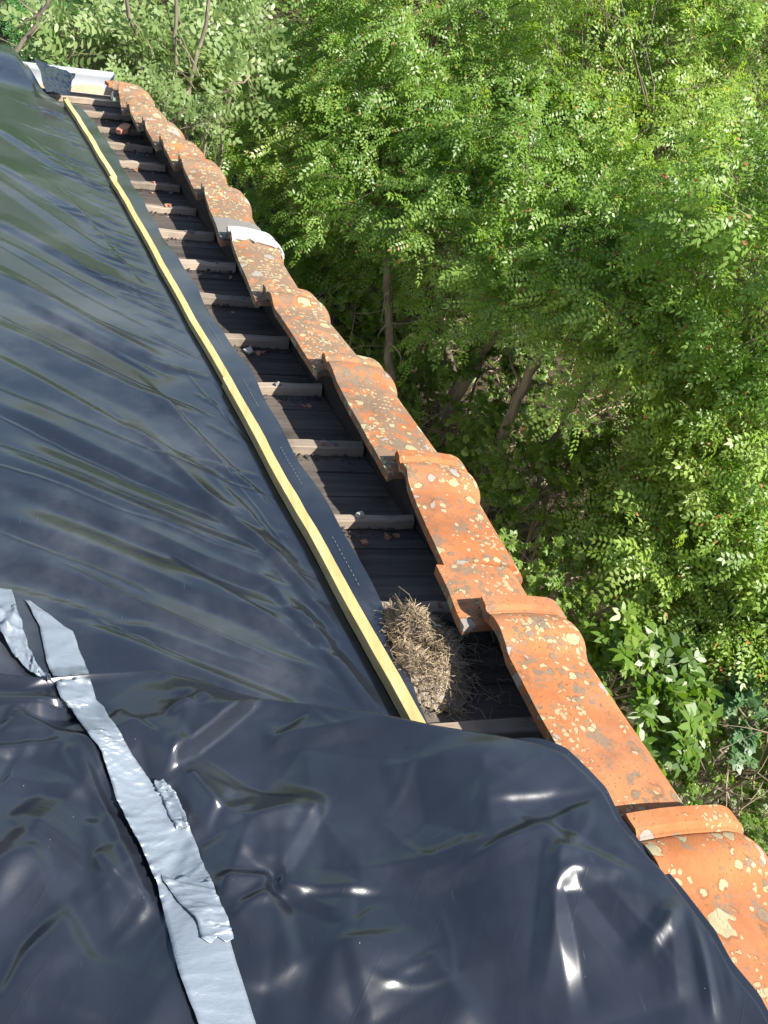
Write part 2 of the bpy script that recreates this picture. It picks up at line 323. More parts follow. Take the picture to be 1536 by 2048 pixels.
# ------------------------------------------------------------------ house: walls, roof boards, battens
house = tag(empty('house', (0, 0, 0), roof=True), 'house with its roof stripped to dark boards and pale battens beside the tiles', 'house')
def verge_x(s, y):                             # X at which the cross distance is s, for a given Y
    return (s - CROSS[1] * y) / CROSS[0]
BOARD = 0.275 / 3
S_IN = 0.752
y = -0.9; k = 0
while y < 5.02:
    y0, y1 = y + 0.0018, y + BOARD - 0.0018
    dz = random.uniform(-0.0025, 0.0015); t = 0.02
    v = []
    for z in (dz - t, dz):
        for yy in (y0, y1):
            v += [(-2.6, yy, z), (verge_x(S_IN - 0.002, yy), yy, z + random.uniform(-.001, .001))]
    me = mesh('board', v, [(0, 2, 3, 1), (4, 5, 7, 6), (0, 1, 5, 4), (2, 6, 7, 3), (0, 4, 6, 2), (1, 3, 7, 5)])
    link('board', me, M_BOARD, house); y += BOARD; k += 1
for i in range(-8, 14):
    yf = 1.363 + 0.275 * i + random.uniform(-0.004, 0.004); wd = random.uniform(0.023, 0.034); hh = random.uniform(0.0245, 0.0285)
    xr = [-2.6, -1.6] + [-1.0 + 0.035 * j for j in range(60)]; xe = verge_x(S_IN - 0.003, yf + 0.02); xr = [x for x in xr if x < xe - 0.03] + [xe]
    v = []; f = []
    for j, x in enumerate(xr):
        a, bq = random.uniform(-.0028, .0028), random.uniform(-.0035, .002)
        v += [(x, yf + a, 0.002), (x, yf + a, hh - .002 + bq), (x, yf + a + .002, hh + bq), (x, yf + wd - .002 + a, hh + bq), (x, yf + wd + a, hh - .002 + bq), (x, yf + wd + a, 0.002)]
        if j:
            for q in range(6): f.append(((j - 1) * 6 + q, (j - 1) * 6 + (q + 1) % 6, j * 6 + (q + 1) % 6, j * 6 + q))
    f.append(tuple(range(6))[::-1]); f.append(tuple((len(xr) - 1) * 6 + q for q in range(6)))
    link('batten', mesh('batten', v, f), M_BATTEN, house)
# crumbs of mortar and clay left on the battens
for i in range(-2, 13):
    for _ in range(4):
        yf = 1.363 + 0.275 * i; onb = random.random() < .5; s = random.uniform(0.625, 0.72); yy = yf + 0.012 if onb else yf - random.uniform(.012, .05); r = random.uniform(.003, .008); mbk = MB()
        mbk.box((verge_x(s, yy), yy, (0.027 if onb else 0.0) + r * .4), (r * 2.2, r * 1.5, r * .8), random.uniform(0, 3), r * .45)
        link('mortar_crumb', mbk.mesh('mortar_crumb'), M_WHITE if random.random() < .12 else (M_CLAY if random.random() < .4 else M_MORTAR), house)
# board on edge below the verge tiles, its shade put into the dark colour
def slab(s0, s1, y0, y1, z0, z1):
    v = [(verge_x(s, yy), yy, z) for z in (z0, z1) for yy in (y0, y1) for s in (s0, s1)]
    return v, [(0, 2, 3, 1), (4, 5, 7, 6), (0, 1, 5, 4), (2, 6, 7, 3), (0, 4, 6, 2), (1, 3, 7, 5)]
link('verge_board', mesh('verge_board', *slab(S_IN, 0.780, -1.0, 5.0, -0.06, 0.098)), mat_wood('shade_dark_board', (0.03, 0.025, 0.02), (0.05, 0.04, 0.035), (0.015, 0.013, 0.012), (60, 3, 60)), house)
# walls reach the ground
def wall_mesh(p0, p1, th, side):
    d = np.array(p1) - np.array(p0); d = d / np.linalg.norm(d); nn = np.array([-d[1], d[0]]) * side * th
    v = []
    inv = MR.T
    for (x, yy) in (p0, p1, tuple(np.array(p1) + nn), tuple(np.array(p0) + nn)):
        top = np.array([x, yy, -0.03]); wt = MR @ top; bt = inv @ np.array([wt[0], wt[1], GZ - 0.6])
        v += [bt, top]
    return mesh('wall', v, [(0, 2, 3, 1), (2, 4, 5, 3), (4, 6, 7, 5), (6, 0, 1, 7), (1, 3, 5, 7), (0, 6, 4, 2)])
A = (verge_x(0.70, -0.98), -0.98); B = (verge_x(0.70, 4.86), 4.86)
link('wall', wall_mesh(A, B, 0.25, 1), M_WALL, house); link('wall', wall_mesh((-2.6, 4.88), (B[0] - .01, 4.88), 0.25, -1), M_WALL, house)
# grit and dirt caught against the battens
mb = MB()
for i in range(-3, 13):
    yf = 1.363 + 0.275 * i
    for _ in range(110):
        s = random.uniform(0.50, 0.75); d = abs(random.gauss(0, 0.016)); yy = yf - 0.004 - d; x = verge_x(s, yy); r = random.uniform(0.0006, 0.0024) * (1.8 if random.random() < .06 else 1)
        mb.box((x, yy, 0.001 + r * 0.4 + max(0, 0.006 - d * .4)), (r * 2, r * 1.6, r), random.uniform(0, 3), r * 0.25)
tag(link('roof_grit', mb.mesh('roof_grit'), M_GRIT, house), kind='stuff')

# ------------------------------------------------------------------ verge tiles
def tile_profile(k):
    # cross-section from the inner (left) edge to the foot of the outer flap: (u, z) and outward normal
    W = 0.178; pts = []
    for i in range(9): pts.append((0.0 + (W - 0.058) * i / 8, 0.004 * math.sin(math.pi * i / 8) - 0.0105 * i / 8))
    cx, cz, R = W - 0.058, pts[-1][1] - 0.058, 0.058
    for i in range(1, 9):
        a = math.radians(90 - 8 - i * 79 / 8); pts.append((cx + R * math.cos(a), cz + R * math.sin(a)))
    for i in range(1, 4): pts.append((pts[16][0] + 0.001 * i, cz + R * math.sin(math.radians(3)) - 0.022 * i))
    return np.array(pts)
PROF = tile_profile(0)
PT = np.gradient(PROF, axis=0); PN = np.stack([-PT[:, 1], PT[:, 0]], 1); PN /= np.linalg.norm(PN, axis=1)[:, None]
PN *= np.sign(PN[:, 1:2] + PN[:, 0:1] + 1e-6)
def bump_v(v):                                 # collar: lip, groove, roll, throat
    lip = 0.013 * sstep(-0.001, 0.005, v) * (1 - 0.62 * sstep(0.027, 0.033, v)) * (1 - sstep(0.036, 0.042, v))
    roll = 0.0165 * np.sqrt(np.clip(1 - ((v - 0.069) / 0.031) ** 2, 0, 1))
    th = 0.009 * (1 - sstep(0.088, 0.125, v)) * sstep(0.046, 0.052, v)
    return np.maximum(np.maximum(lip, roll), th)
def tile_mesh(p_far, p_near, rise, v0=0.0, v1=None, off=0.0, thick=0.015, jit=0.0011, seed=0, uA=0, uB=None, rag0=0, rag1=0, wide=1.0):
    rg = np.random.default_rng(seed)
    p_far = np.array(p_far[:2]); p_near = np.array(p_near[:2]); L = np.linalg.norm(p_near - p_far); d = (p_near - p_far) / L
    cr = np.array([0.996, 0.087])              # tile ends run nearly along the battens
    if v1 is None: v1 = L + 0.03
    vs = [x for x in [0, .002, .005, .012, .020, .027, .030, .033, .0365, .0385, .041, .045, .05, .056, .063, .07, .077, .084, .09, .095, .099, .103, .11, .118, .126, .14, .155] if v0 <= x <= v1]
    vs = sorted(set([v0] + vs + list(np.arange(max(0.17, v0), v1, 0.02)) + [v1])); vs = np.array(vs)
    nu = len(PROF[uA:uB]); outer = np.zeros((len(vs), nu, 3)); inner = outer.copy()
    wob = rg.normal(0, jit, (len(vs) // 3 + 3, 3)); wx = np.interp(np.arange(len(vs)), np.arange(len(wob)) * 3, wob[:, 0]); wz = np.interp(np.arange(len(vs)), np.arange(len(wob)) * 3, wob[:, 1])
    for i, v in enumerate(vs):
        inset = 0.022 * (1 - min(1.0, v / L)) + 0.004
        bb = float(bump_v(v)) + off
        z0 = 0.122 + rise * (1 - v / L) - 0.004
        for j in range(nu):
            u, z = PROF[uA:uB][j]; nx, nz = PN[uA:uB][j]
            w_ = 1.0 if j > 0 else 0.6
            rg_v = v
            if i == 0 and rag0: rg_v += rag0 * (rg.random() - .5)
            if i == len(vs) - 1 and rag1: rg_v += rag1 * (rg.random() - .5)
            uu = inset + u * (wide - inset / 0.178) + nx * bb * w_ + wx[i] * (1 if j < 2 else 0.4)
            zz = z0 + z + nz * bb + wz[i] * 0.6
            base = p_far + d * rg_v + cr * uu
            outer[i, j] = (base[0], base[1], zz)
            th = thick
            ub = base - cr * nx * th
            inner[i, j] = (ub[0], ub[1], zz - nz * th - (0.0 if j else 0.006))
    n = len(vs) * nu; V = np.concatenate([outer.reshape(-1, 3), inner.reshape(-1, 3)])
    f = [(a, d_, c, b_) for a, b_, c, d_ in grid_faces(len(vs), nu)]
    f = [tuple(q) for q in f] + [tuple(n + k for k in q[::-1]) for q in f]
    for i in range(len(vs) - 1):
        a, b_ = i * nu, (i + 1) * nu; f.append((a, b_, n + b_, n + a)); a += nu - 1; b_ += nu - 1; f.append((b_, a, n + a, n + b_))
    for j in range(nu - 1):
        f.append((j + 1, j, n + j, n + j + 1)); e = (len(vs) - 1) * nu; f.append((e + j, e + j + 1, n + e + j + 1, n + e + j))
    me = mesh('tile', V, f, True)
    me.set_sharp_from_angle(angle=math.radians(38)) if hasattr(me, 'set_sharp_from_angle') else None
    return me
ZT = 0.13
LIPS = [(955, 1210), (789, 918), (643, 721), (524, 584), (453, 467), (403, 377), (357, 321), (319, 282), (284, 244), (253, 213), (235, 178)]
P = [pix(*p, ZT)[:2] - 0.026 * np.array([0.996, 0.087]) for p in LIPS]
p0 = P[0] - 0.425 * VERGE + np.array([0.006, 0]); pm = p0 - 0.43 * VERGE + np.array([-.03, 0]); p0 = p0 + np.array([-.022, 0]); pm2 = pm - .43 * VERGE
P = [pm2, pm, p0] + P                          # P[2] is the collar half hidden by the front sheet
row = tag(empty('tile_row', (0, 0, 0), roof=True), 'row of orange clay tiles with yellow lichen along the open roof edge', 'roof tiles')
LICH = [0.15, 0.15, 0.22, 0.45, 0.5, 0.85, 0.95, 1.15, 1.1, 1.05, 1.0, 1.1, 1.1, 1.0]
for i in range(1, len(P)):
    far_p, near_p = P[i], P[i - 1]
    rise = 0.024
    if i == 4:                                 # this tile is cracked across: the near end is a slipped piece
        L = np.linalg.norm(near_p - far_p)
        o = link('tile', tile_mesh(far_p, near_p, rise, 0, L * 0.735, seed=i, rag1=0.006), M_TILE, row); o['lichen'] = LICH[i]
        o['label'] = 'tile cracked across, its near end broken off'
        o2 = link('tile', tile_mesh(far_p - np.array([0.010, 0.0]), near_p - np.array([0.012, 0.004]), rise - 0.003, L * 0.745, L + 0.035, seed=i + 50, rag0=0.006), M_TILE, row); o2['lichen'] = LICH[i]
        o2['label'] = 'broken near end of the cracked tile'
        continue
    o = link('tile', tile_mesh(far_p, near_p, rise, seed=i, rag1=0.004 if i % 2 else 0.01, wide=1.14 if i < 3 else 1.0), M_TILE, row); o['lichen'] = LICH[i]
    if i == 7:
        o['label'] = 'tile with white mortar smeared over its collar'
        link('mortar_patch', tile_mesh(far_p, near_p, rise, 0.001, 0.095, off=0.004, thick=0.004, seed=99, jit=0.003, uB=15, rag1=0.035, rag0=0.006), M_WHITE, o)
    if i == 8:
        L = np.linalg.norm(near_p - far_p)
        link('mortar_patch', tile_mesh(far_p, near_p, rise, L - 0.15, L + 0.02, off=0.007, thick=0.004, seed=98, uB=17, rag0=0.015), M_MORTAR, o)
# last piece at the eave end
far_e = P[-1] + VERGE * 0.17
o = link('tile', tile_mesh(far_e, P[-1], 0.02, 0.05, None, seed=77), M_TILE, row); o['lichen'] = 0.9

# broken bits of clay on the battens
def shard(name, c, sz, label, ang, m=None):
    n = 7; rg = np.random.default_rng(int(c[0] * 1000) % 97 + 5); v = []
    an = np.sort(rg.random(n)) * 2 * math.pi; rr = 0.5 + 0.5 * rg.random(n)
    for s in (0, 1):
        for a, q in zip(an, rr): v.append((c[0] + sz[0] * q * math.cos(a), c[1] + sz[1] * q * math.sin(a), c[2] + (s - 0.5) * sz[2] + ang * q * math.cos(a) * sz[0]))
    f = [tuple(range(n))[::-1], tuple(range(n, 2 * n))] + [(i, (i + 1) % n, n + (i + 1) % n, n + i) for i in range(n)]
    o = link(name, mesh(name, v, f), m or M_TILE, roof=True); o['lichen'] = 0.0; tag(o, label, 'tile shard'); return o
q = pix(248, 258, 0.05); shard('tile_shard', q, (0.055, 0.075, 0.018), 'broken pink clay shard lying near the far end of the battens', 0.25, mat_plain('fresh_clay', (0.62, 0.27, 0.17), 0.85, 0.12, 40))
q = pix(222, 168, 0.09); shard('tile_shard', q, (0.05, 0.06, 0.016), 'small orange clay shard at the gutter end beside the last tile', -0.2)
q = pix(498, 700, 0.008); shard('mortar_flake', q, (0.022, 0.028, 0.006), 'pale grey mortar flake on the boards at the sheet edge', 0.1, M_WHITE)
bpy.data.objects['mortar_flake']['category'] = 'mortar flake'

# ------------------------------------------------------------------ gutter
gut = tag(empty('gutter', (0, 0, 0), roof=True), 'half round zinc gutter with dry beige silt at the far eave', 'gutter')
inv = MR.T
gc = MR @ np.array([0, 5.125, 0.072]); GR = 0.125
def gut_pt(x, a, r): return inv @ np.array([x, gc[1] - r * math.cos(a), gc[2] - r * math.sin(a)])
xs = [-2.6, -1.6, -1.1, -.8, -.6, -.435]; v = []; f = []; na = 15
for r in (GR, GR - 0.004):
    for x in xs:
        for j in range(na): v.append(gut_pt(x, math.pi * j / (na - 1), r))
nn = len(xs) * na; gf = grid_faces(len(xs), na); f += gf + [tuple(nn + k for k in q[::-1]) for q in gf]
for i in range(len(xs) - 1):
    for e in (0, na - 1): f.append((i * na + e, (i + 1) * na + e, nn + (i + 1) * na + e, nn + i * na + e))
link('trough', mesh('trough', v, f, True), M_ZINC, gut)
mbr = MB(); mbr.tube([gut_pt(x, math.pi, GR + 0.004) for x in xs], [0.006] * len(xs), 8); link('rolled_rim', mbr.mesh('rim', True), M_ZINC, gut)
v = []
for x in (-.434, -.430):
    for j in range(na): v.append(gut_pt(x, math.pi * j / (na - 1), GR + 0.002))
f = [tuple(range(na))[::-1], tuple(range(na, 2 * na))] + [(j, j + 1, na + j + 1, na + j) for j in range(na - 1)]
link('end_cap', mesh('end_cap', v, f), M_ZINC, gut)
v = []; ny = 9; xs2 = np.linspace(-2.5, -.437, 60)
for x in xs2:
    hz = 0.047 + 0.008 * math.sin(x * 9) + 0.005 * math.sin(x * 31)
    hw = math.sqrt(max(0.0, (GR - .004) ** 2 - (GR - .004 - hz) ** 2))
    for j in range(ny): u = -1 + 2 * j / (ny - 1); v.append(inv @ np.array([x, gc[1] + u * hw * 0.985, gc[2] - (GR - .004) + hz + random.uniform(-.003, .003) + .014 * abs(u) ** 2 - .012]))
link('silt', mesh('silt', v, grid_faces(len(xs2), ny), True), M_SILT, gut)

# ------------------------------------------------------------------ plastic sheets
class Field:                                   # a height field made of drawn-out folds
    def __init__(s): s.items = []
    def fold(s, A, B, w, amp, sharp=False, z=0.04, bend=0.0, ends=(0.15, 0.15), asy=0.0):
        a = pix(*A, z)[:2]; b = pix(*B, z)[:2]; s.items.append(('f', a, b, w, amp, sharp, bend, ends, asy)); return s
    def cone(s, A, w, amp, z=0.06, p=1.5): s.items.append(('c', pix(*A, z)[:2], None, w, amp, p, 0, 0, 0)); return s
    def line(s, a, b, w, amp, sharp=True, bend=0, ends=(.3, .3), asy=0.0): s.items.append(('f', np.array(a), np.array(b), w, amp, sharp, bend, ends, asy)); return s
    def __call__(s, x, y):
        z = np.zeros_like(x)
        for k, a, b, w, amp, sh, bend, ends, asy in s.items:
            if k == 'c':
                d = np.hypot(x - a[0], y - a[1]); z = z + amp * np.clip(1 - d / w, 0, 1) ** sh; continue
            L = np.linalg.norm(b - a); t = (b - a) / L; dx, dy = x - a[0], y - a[1]; u = (dx * t[0] + dy * t[1]) / L; d = -dx * t[1] + dy * t[0] - bend * 4 * u * (1 - u)
            tp = sstep(0, ends[0], u) * (1 - sstep(1 - ends[1], 1, u))
            if sh: pr = np.clip(1 - np.abs(d) / np.where(d > 0, w * (1 + asy), w * (1 - asy)), 0, 1)
            else: pr = np.exp(-(d / w) ** 2)
            z = z + amp * pr * tp
        return z

LATH_PX = [(825, 1425), (455, 755), (226, 352), (128, 194)]
LP = [pix(*p, 0.058)[:2] for p in LATH_PX]
def lath_x(yv):
    ys = [p[1] for p in LP]; xs_ = [p[0] for p in LP]
    s0 = (xs_[1] - xs_[0]) / (ys[1] - ys[0])
    return np.where(yv < ys[0], xs_[0] + s0 * (yv - ys[0]), np.interp(yv, ys, xs_))
EDGE_PX = [(145, 205), (172, 226), (197, 255), (240, 325), (285, 402), (330, 478), (385, 562), (430, 640), (500, 742), (560, 850), (600, 922), (640, 988), (700, 1088), (762, 1202), (800, 1290), (836, 1410), (850, 1440)]
EP = np.array([pix(*p, 0.031)[:2] for p in EDGE_PX])[::-1]
def edge_x(yv):
    s0 = -0.20; return np.where(yv < EP[0, 1], EP[0, 0] + s0 * (yv - EP[0, 1]), np.interp(yv, EP[:, 1], EP[:, 0]))

BK = Field()
for A, B, w, amp, sh in [
    ((-60, 420), (300, 560), .03, .012, 0), ((-60, 520), (345, 690), .028, .014, 0), ((-60, 640), (420, 800), .03, .016, 0), ((-60, 700), (480, 930), .022, .012, 1),
    ((-60, 800), (560, 1010), .03, .018, 0), ((-60, 900), (600, 1090), .026, .016, 0), ((-60, 960), (650, 1150), .012, .010, 1), ((-60, 1030), (690, 1240), .028, .018, 0),
    ((-60, 1100), (740, 1330), .022, .016, 0), ((-40, 1180), (700, 1345), .013, .012, 1), ((100, 1230), (640, 1390), .02, .014, 0),
    ((200, 780), (625, 1130), .011, .011, 1), ((260, 700), (560, 980), .010, .009, 1), ((330, 900), (660, 1160), .010, .010, 1), ((420, 900), (610, 1095), .006, .007, 1), ((480, 1000), (690, 1220), .007, .008, 1),
    ((-40, 300), (220, 430), .035, .014, 0), ((-40, 230), (180, 340), .035, .014, 0), ((-40, 330), (260, 500), .014, .008, 1), ((100, 330), (290, 540), .011, .008, 1), ((-20, 470), (240, 570), .012, .007, 1),
    ((60, 600), (330, 720), .011, .007, 1), ((500, 1080), (760, 1385), .009, .011, 1), ((560, 1130), (790, 1400), .006, .007, 1), ((300, 1060), (720, 1300), .010, .009, 1), ((200, 1010), (600, 1160), .009, .007, 1),
    ((-60, 1150), (300, 1250), .03, -.014, 0), ((0, 860), (500, 1000), .035, -.014, 0), ((0, 600), (380, 720), .035, -.012, 0), ((0, 1000), (560, 1150), .03, -.012, 0)]:
    BK.fold(A, B, w * (2.0 if not sh else 2.2), amp * (.62 if not sh else .7), True, z=.09, ends=(0.3, 0.15), asy=(.7 if sh else .45) * (1 if (A[1] + B[0]) % 40 < 20 else -1))
rg = np.random.default_rng(3)
for _ in range(46):                            # finer pleats fanning out from the lath
    yv = rg.uniform(0.9, 4.6); xl = float(lath_x(np.array(yv))) - 0.02; ln = rg.uniform(.1, .4); an = math.radians(rg.uniform(18, 48))
    BK.line((xl - ln * math.cos(an), yv + ln * math.sin(an)), (xl, yv), rg.uniform(.004, .010), rg.uniform(.002, .006), True, rg.uniform(-.006, .006), (.4, .08), rg.uniform(-.7, .7))
def back_z(x, y):
    u = lath_x(y) - x
    z = 0.0315 + 0.085 * sstep(0.02, 0.75, u) + 0.02 * sstep(3.6, 5.2, y) * sstep(0, .3, u)
    z = z + 0.055 * sstep(4.85, 5.3, y) * sstep(0.0, .15, u)
    z = z + 0.006 * np.sin(3 * x + 1.6 * y) * sstep(.05, .5, u)
    fz = BK(x, y)
    return z + fz * sstep(0.008, 0.07, u)
ny, nu = 520, 210
Y0, V = -0.2, []
ends_u = np.concatenate([np.linspace(-1, 0, 16)[:-1], np.linspace(0, 1, nu) ** 1.25])
yt = np.linspace(0, 1, ny)
for t in yt:
    # far hem: slants over the gutter to the left
    for e in ends_u:
        yy = Y0 + t * (4.80 - Y0)
        if e < 0: x = float(lath_x(np.array(yy))); x = x + (float(edge_x(np.array(yy))) - x) * (-e); V.append((x, yy))
        else:
            yy2 = Y0 + t * (4.80 + 0.75 * float(sstep(0.0, 0.42, e * 1.9)) - Y0); x = float(lath_x(np.array(yy2))) - e * 1.9; V.append((x, yy2))
V = np.array(V); zz = back_z(V[:, 0], V[:, 1])
uu = np.tile(ends_u, ny); eg = np.clip(-uu, 0, 1)
hemw = np.sin(V[:, 1] * 23) * 0.5 + np.sin(V[:, 1] * 9.7 + 1) * 0.5
zz = np.where(uu < 0, 0.0315 + 0.003 * hemw * eg ** 2 - 0.0 * eg, zz)
tt = np.repeat(yt, len(ends_u)); zz = zz + sstep(.975, 1, tt) * (uu > 0.0) * (0.010 * np.sin(uu * 31) * np.sin(uu * 12 + 1) + .004 * np.sin(uu * 77) - .012)
V[:, 0] += np.where(uu <= -0.999, 0.004 * hemw, 0)
V3 = np.column_stack([V, zz])
sheet1 = link('plastic_sheet', mesh('plastic_sheet', V3, [q[::-1] for q in grid_faces(ny, len(ends_u))], True), M_PL, roof=True)
tag(sheet1, 'long black plastic sheet pinned under the yellow lath, folds slanting to the lath', 'plastic sheet')
# perforation line along the free flap
mb = MB()
for yv in np.arange(0.95, 2.4, 0.0125):
    if (yv * 3.1) % 1 < 0.55: continue
    xl, xe = float(lath_x(np.array(yv))), float(edge_x(np.array(yv))); x = xl + (xe - xl) * 0.62
    dx = float(edge_x(np.array(yv + .01)) - edge_x(np.array(yv))) / .01
    mb.v += [(x - .0006, yv, .0345), (x + .0006, yv, .0345), (x + .0006 + dx * .006, yv + .006, .0345), (x - .0006 + dx * .006, yv + .006, .0345)]; n_ = len(mb.v); mb.f.append((n_ - 4, n_ - 3, n_ - 2, n_ - 1))
tag(link('perforation_line', mb.mesh('perforation_line'), mat_plain('perforation', (0.16, 0.16, 0.16), .6), sheet1), kind='stuff')

# crumpled scrap at the gutter
def crumple(name, pts, n, amp, m, label, cat, seed, edge=0.0, roof=True):
    rg_ = np.random.default_rng(seed); a, b_, c, d_ = [np.array(p) for p in pts]; v = []
    ks = rg_.normal(0, 1, (14, 2)) * np.array([9, 9]); ph = rg_.random(14) * 6.3
    for i in range(n):
        for j in range(n):
            s, t = i / (n - 1), j / (n - 1); p = (1 - s) * ((1 - t) * a + t * d_) + s * ((1 - t) * b_ + t * c)
            h = sum(abs(math.sin(k[0] * s + k[1] * t + q)) for k, q in zip(ks, ph)) / 14 - 0.6
            p = p + np.array([edge * math.sin(9 * t + 3 * s + seed), edge * math.cos(11 * s + 2 * t), amp * h * 2.2]); v.append(p)
    o = link(name, mesh(name, v, [q[::-1] for q in grid_faces(n, n)], True), m, roof=roof); tag(o, label, cat); return o
crumple('plastic_scrap', [pix(70, 118, .14), pix(150, 150, .12), pix(138, 190, .08), pix(92, 182, .10)], 40, 0.016, M_PL2, 'crumpled black plastic end hanging over the gutter', 'plastic scrap', 4, 0.004)

# front sheet
HEM = [(-260, 1330, .10), (-120, 1385, .09), (0, 1392, .085), (110, 1395, .085), (210, 1372, .085), (320, 1358, .08), (430, 1368, .085), (530, 1384, .095), (640, 1395, .10), (760, 1412, .11), (870, 1436, .122), (1000, 1458, .140), (1080, 1474, .148), (1135, 1494, .152), (1180, 1535, .154), (1215, 1570, .155), (1240, 1622, .155), (1290, 1682, .158), (1330, 1722, .158), (1370, 1775, .154), (1432, 1858, .152), (1465, 1920, .152), (1520, 1985, .152), (1560, 2060, .152), (1640, 2200, .15), (1800, 2480, .15)]
H3 = np.array([pix(*h) for h in HEM]); tl = np.concatenate([[0], np.cumsum(np.linalg.norm(np.diff(H3, axis=0), axis=1))]); tl /= tl[-1]
inn = np.array([pix(*p)[:2] for p in [(-300, 1340, .1), (-560, 1500, .1), (-800, 2000, .1), (-700, 2700, .1), (200, 2900, .1), (1000, 2800, .1), (1700, 2700, .1), (1830, 2490, .15)]])
il = np.concatenate([[0], np.cumsum(np.linalg.norm(np.diff(inn, axis=0), axis=1))]); il /= il[-1]
FR = Field()
for A, B, w, amp, sh in [
    ((525, 1384), (314, 1570), .075, .042, -.86), ((640, 1410), (400, 1600), .03, -.008, 0),
    ((548, 1764), (650, 1590), .050, .020, .7), ((545, 1765), (425, 1775), .024, .014, .6), ((545, 1765), (700, 1850), .030, .010, .6), ((700, 1850), (830, 1960), .03, .008, 0), ((600, 1740), (1000, 1800), .03, -.012, 0),
    ((1110, 1705), (985, 1930), .050, .020, 0), ((1105, 1700), (800, 1760), .03, .010, 1), ((1112, 1790), (1260, 1960), .016, -.016, 0), ((1260, 1940), (1345, 1835), .014, .009, 1), ((1345, 1838), (1400, 2100), .010, .007, 1), ((1395, 1850), (1440, 2060), .008, .006, 1), ((1300, 1860), (1330, 2060), .012, .007, 0),
    ((820, 1760), (1230, 1595), .035, -.010, 0), ((850, 1690), (1180, 1600), .03, .010, 0), ((560, 1520), (1100, 1560), .05, .012, 0), ((520, 1470), (780, 1440), .03, .010, 1),
    ((20, 1650), (330, 1840), .04, .014, .75), ((0, 1720), (300, 1880), .03, .016, 0), ((190, 1735), (300, 1870), .025, .008, .7), ((0, 1800), (380, 2020), .03, -.014, 0), ((60, 1900), (360, 2100), .03, .014, 0), ((-40, 1600), (250, 1650), .03, -.012, 0),
    ((-40, 1440), (120, 1432), .03, .020, -.6), ((-40, 1475), (240, 1440), .012, -.014, 0), ((20, 1450), (240, 1540), .03, .014, -.7), ((-40, 1530), (140, 1520), .012, .012, 1), ((130, 1520), (240, 1700), .010, .010, 1), ((150, 1510), (330, 1900), .008, .008, 1), ((180, 1520), (300, 1720), .006, .006, 1),
    ((330, 1580), (430, 1700), .016, -.014, 0), ((380, 1560), (440, 1640), .010, .010, 1), ((480, 1630), (520, 1740), .012, -.010, 0), ((430, 1660), (600, 1630), .02, .012, 0), ((340, 1420), (520, 1400), .016, -.012, 0), ((330, 1460), (430, 1400), .012, .010, 1), ((620, 1940), (1000, 2040), .05, .012, 0), ((520, 2000), (560, 1800), .02, .008, 0), ((680, 2050), (900, 1900), .02, -.008, 0)]:
    FR.fold(A, B, w * (1.5 if not sh else 1.0), amp * (.6 if not sh else .95), True if (sh or w < .025) else False, z=0.10, ends=(0.12, 0.25), asy=sh if abs(sh) < 1 else 0.0)
for A, B, w, amp, asy in [((380, 1405), (330, 1560), .03, .010, -.5), ((640, 1395), (530, 1480), .035, .008, .7), ((1130, 1500), (900, 1640), .05, .006, .6), ((1235, 1610), (860, 1760), .045, .009, .8), ((1190, 1600), (930, 1620), .03, .006, -.7),
    ((610, 1600), (470, 1560), .03, .010, .7), ((470, 1560), (400, 1660), .025, .009, -.7), ((545, 1765), (450, 1850), .03, .010, .6), ((540, 1770), (600, 1960), .04, .010, -.6), ((545, 1765), (800, 1760), .05, .010, .8), ((760, 1520), (1060, 1500), .05, .006, -.5),
    ((1100, 1710), (1090, 2000), .06, .014, .7), ((1110, 1705), (1290, 1760), .04, .007, .6), ((1110, 1790), (1190, 2048), .05, -.012, .6), ((700, 1860), (760, 2060), .05, .008, .7), ((860, 1880), (980, 2060), .05, .008, -.6), ((0, 1560), (200, 1600), .05, .010, .7), ((60, 1700), (200, 2000), .05, .010, -.7), ((180, 1640), (240, 1900), .04, .008, .7), ((0, 1980), (240, 2060), .05, .010, .7), ((-40, 1410), (200, 1400), .022, .012, .6), ((230, 1420), (330, 1500), .02, .010, -.6)]:
    FR.fold(A, B, w, amp, True, z=0.12, ends=(0.10, 0.35), asy=asy)
FR.cone((545, 1762), .06, .012, p=1.0).cone((1105, 1705), .07, .007, p=1.0)
rg = np.random.default_rng(9)
for _ in range(34):
    a = pix(rg.uniform(-100, 1350), rg.uniform(1450, 2150), .1)[:2]; an = rg.uniform(0, 6.3); ln = rg.uniform(.03, .16)
    FR.line(a, a + ln * np.array([math.cos(an), math.sin(an)]), rg.uniform(.004, .012), rg.uniform(-.0025, .0035), True, rg.uniform(-.02, .02))
for _ in range(16):                            # broad flat facets with a sharp crest
    px = rg.normal(360, 260) if rg.random() < .65 else rg.uniform(-100, 1350); py = rg.uniform(1430, 2150); a = pix(px, py, .1)[:2]; an = rg.uniform(0, 6.3); ln = rg.uniform(.08, .30)
    FR.line(a, a + ln * np.array([math.cos(an), math.sin(an)]), rg.uniform(.018, .06), rg.uniform(-.002, .0045), True, rg.uniform(-.008, .008), (.45, .45), rg.uniform(-.8, .8))
def front_base(x, y):
    s = CROSS[0] * x + CROSS[1] * y
    b_ = np.maximum(0.088, back_z(x, y) * 0.5 + 0.5 * 0.10 + 0.022); b_ = b_ + (0.153 - b_) * sstep(0.30, 0.64, s)
    b_ = b_ + 0.007 * np.sin(5 * x + 1.0) * np.sin(4 * y + .5) * (1 - sstep(.5, .64, s))
    return b_
from mathutils.geometry import delaunay_2d_cdt
rgf = np.random.default_rng(31); CP = []
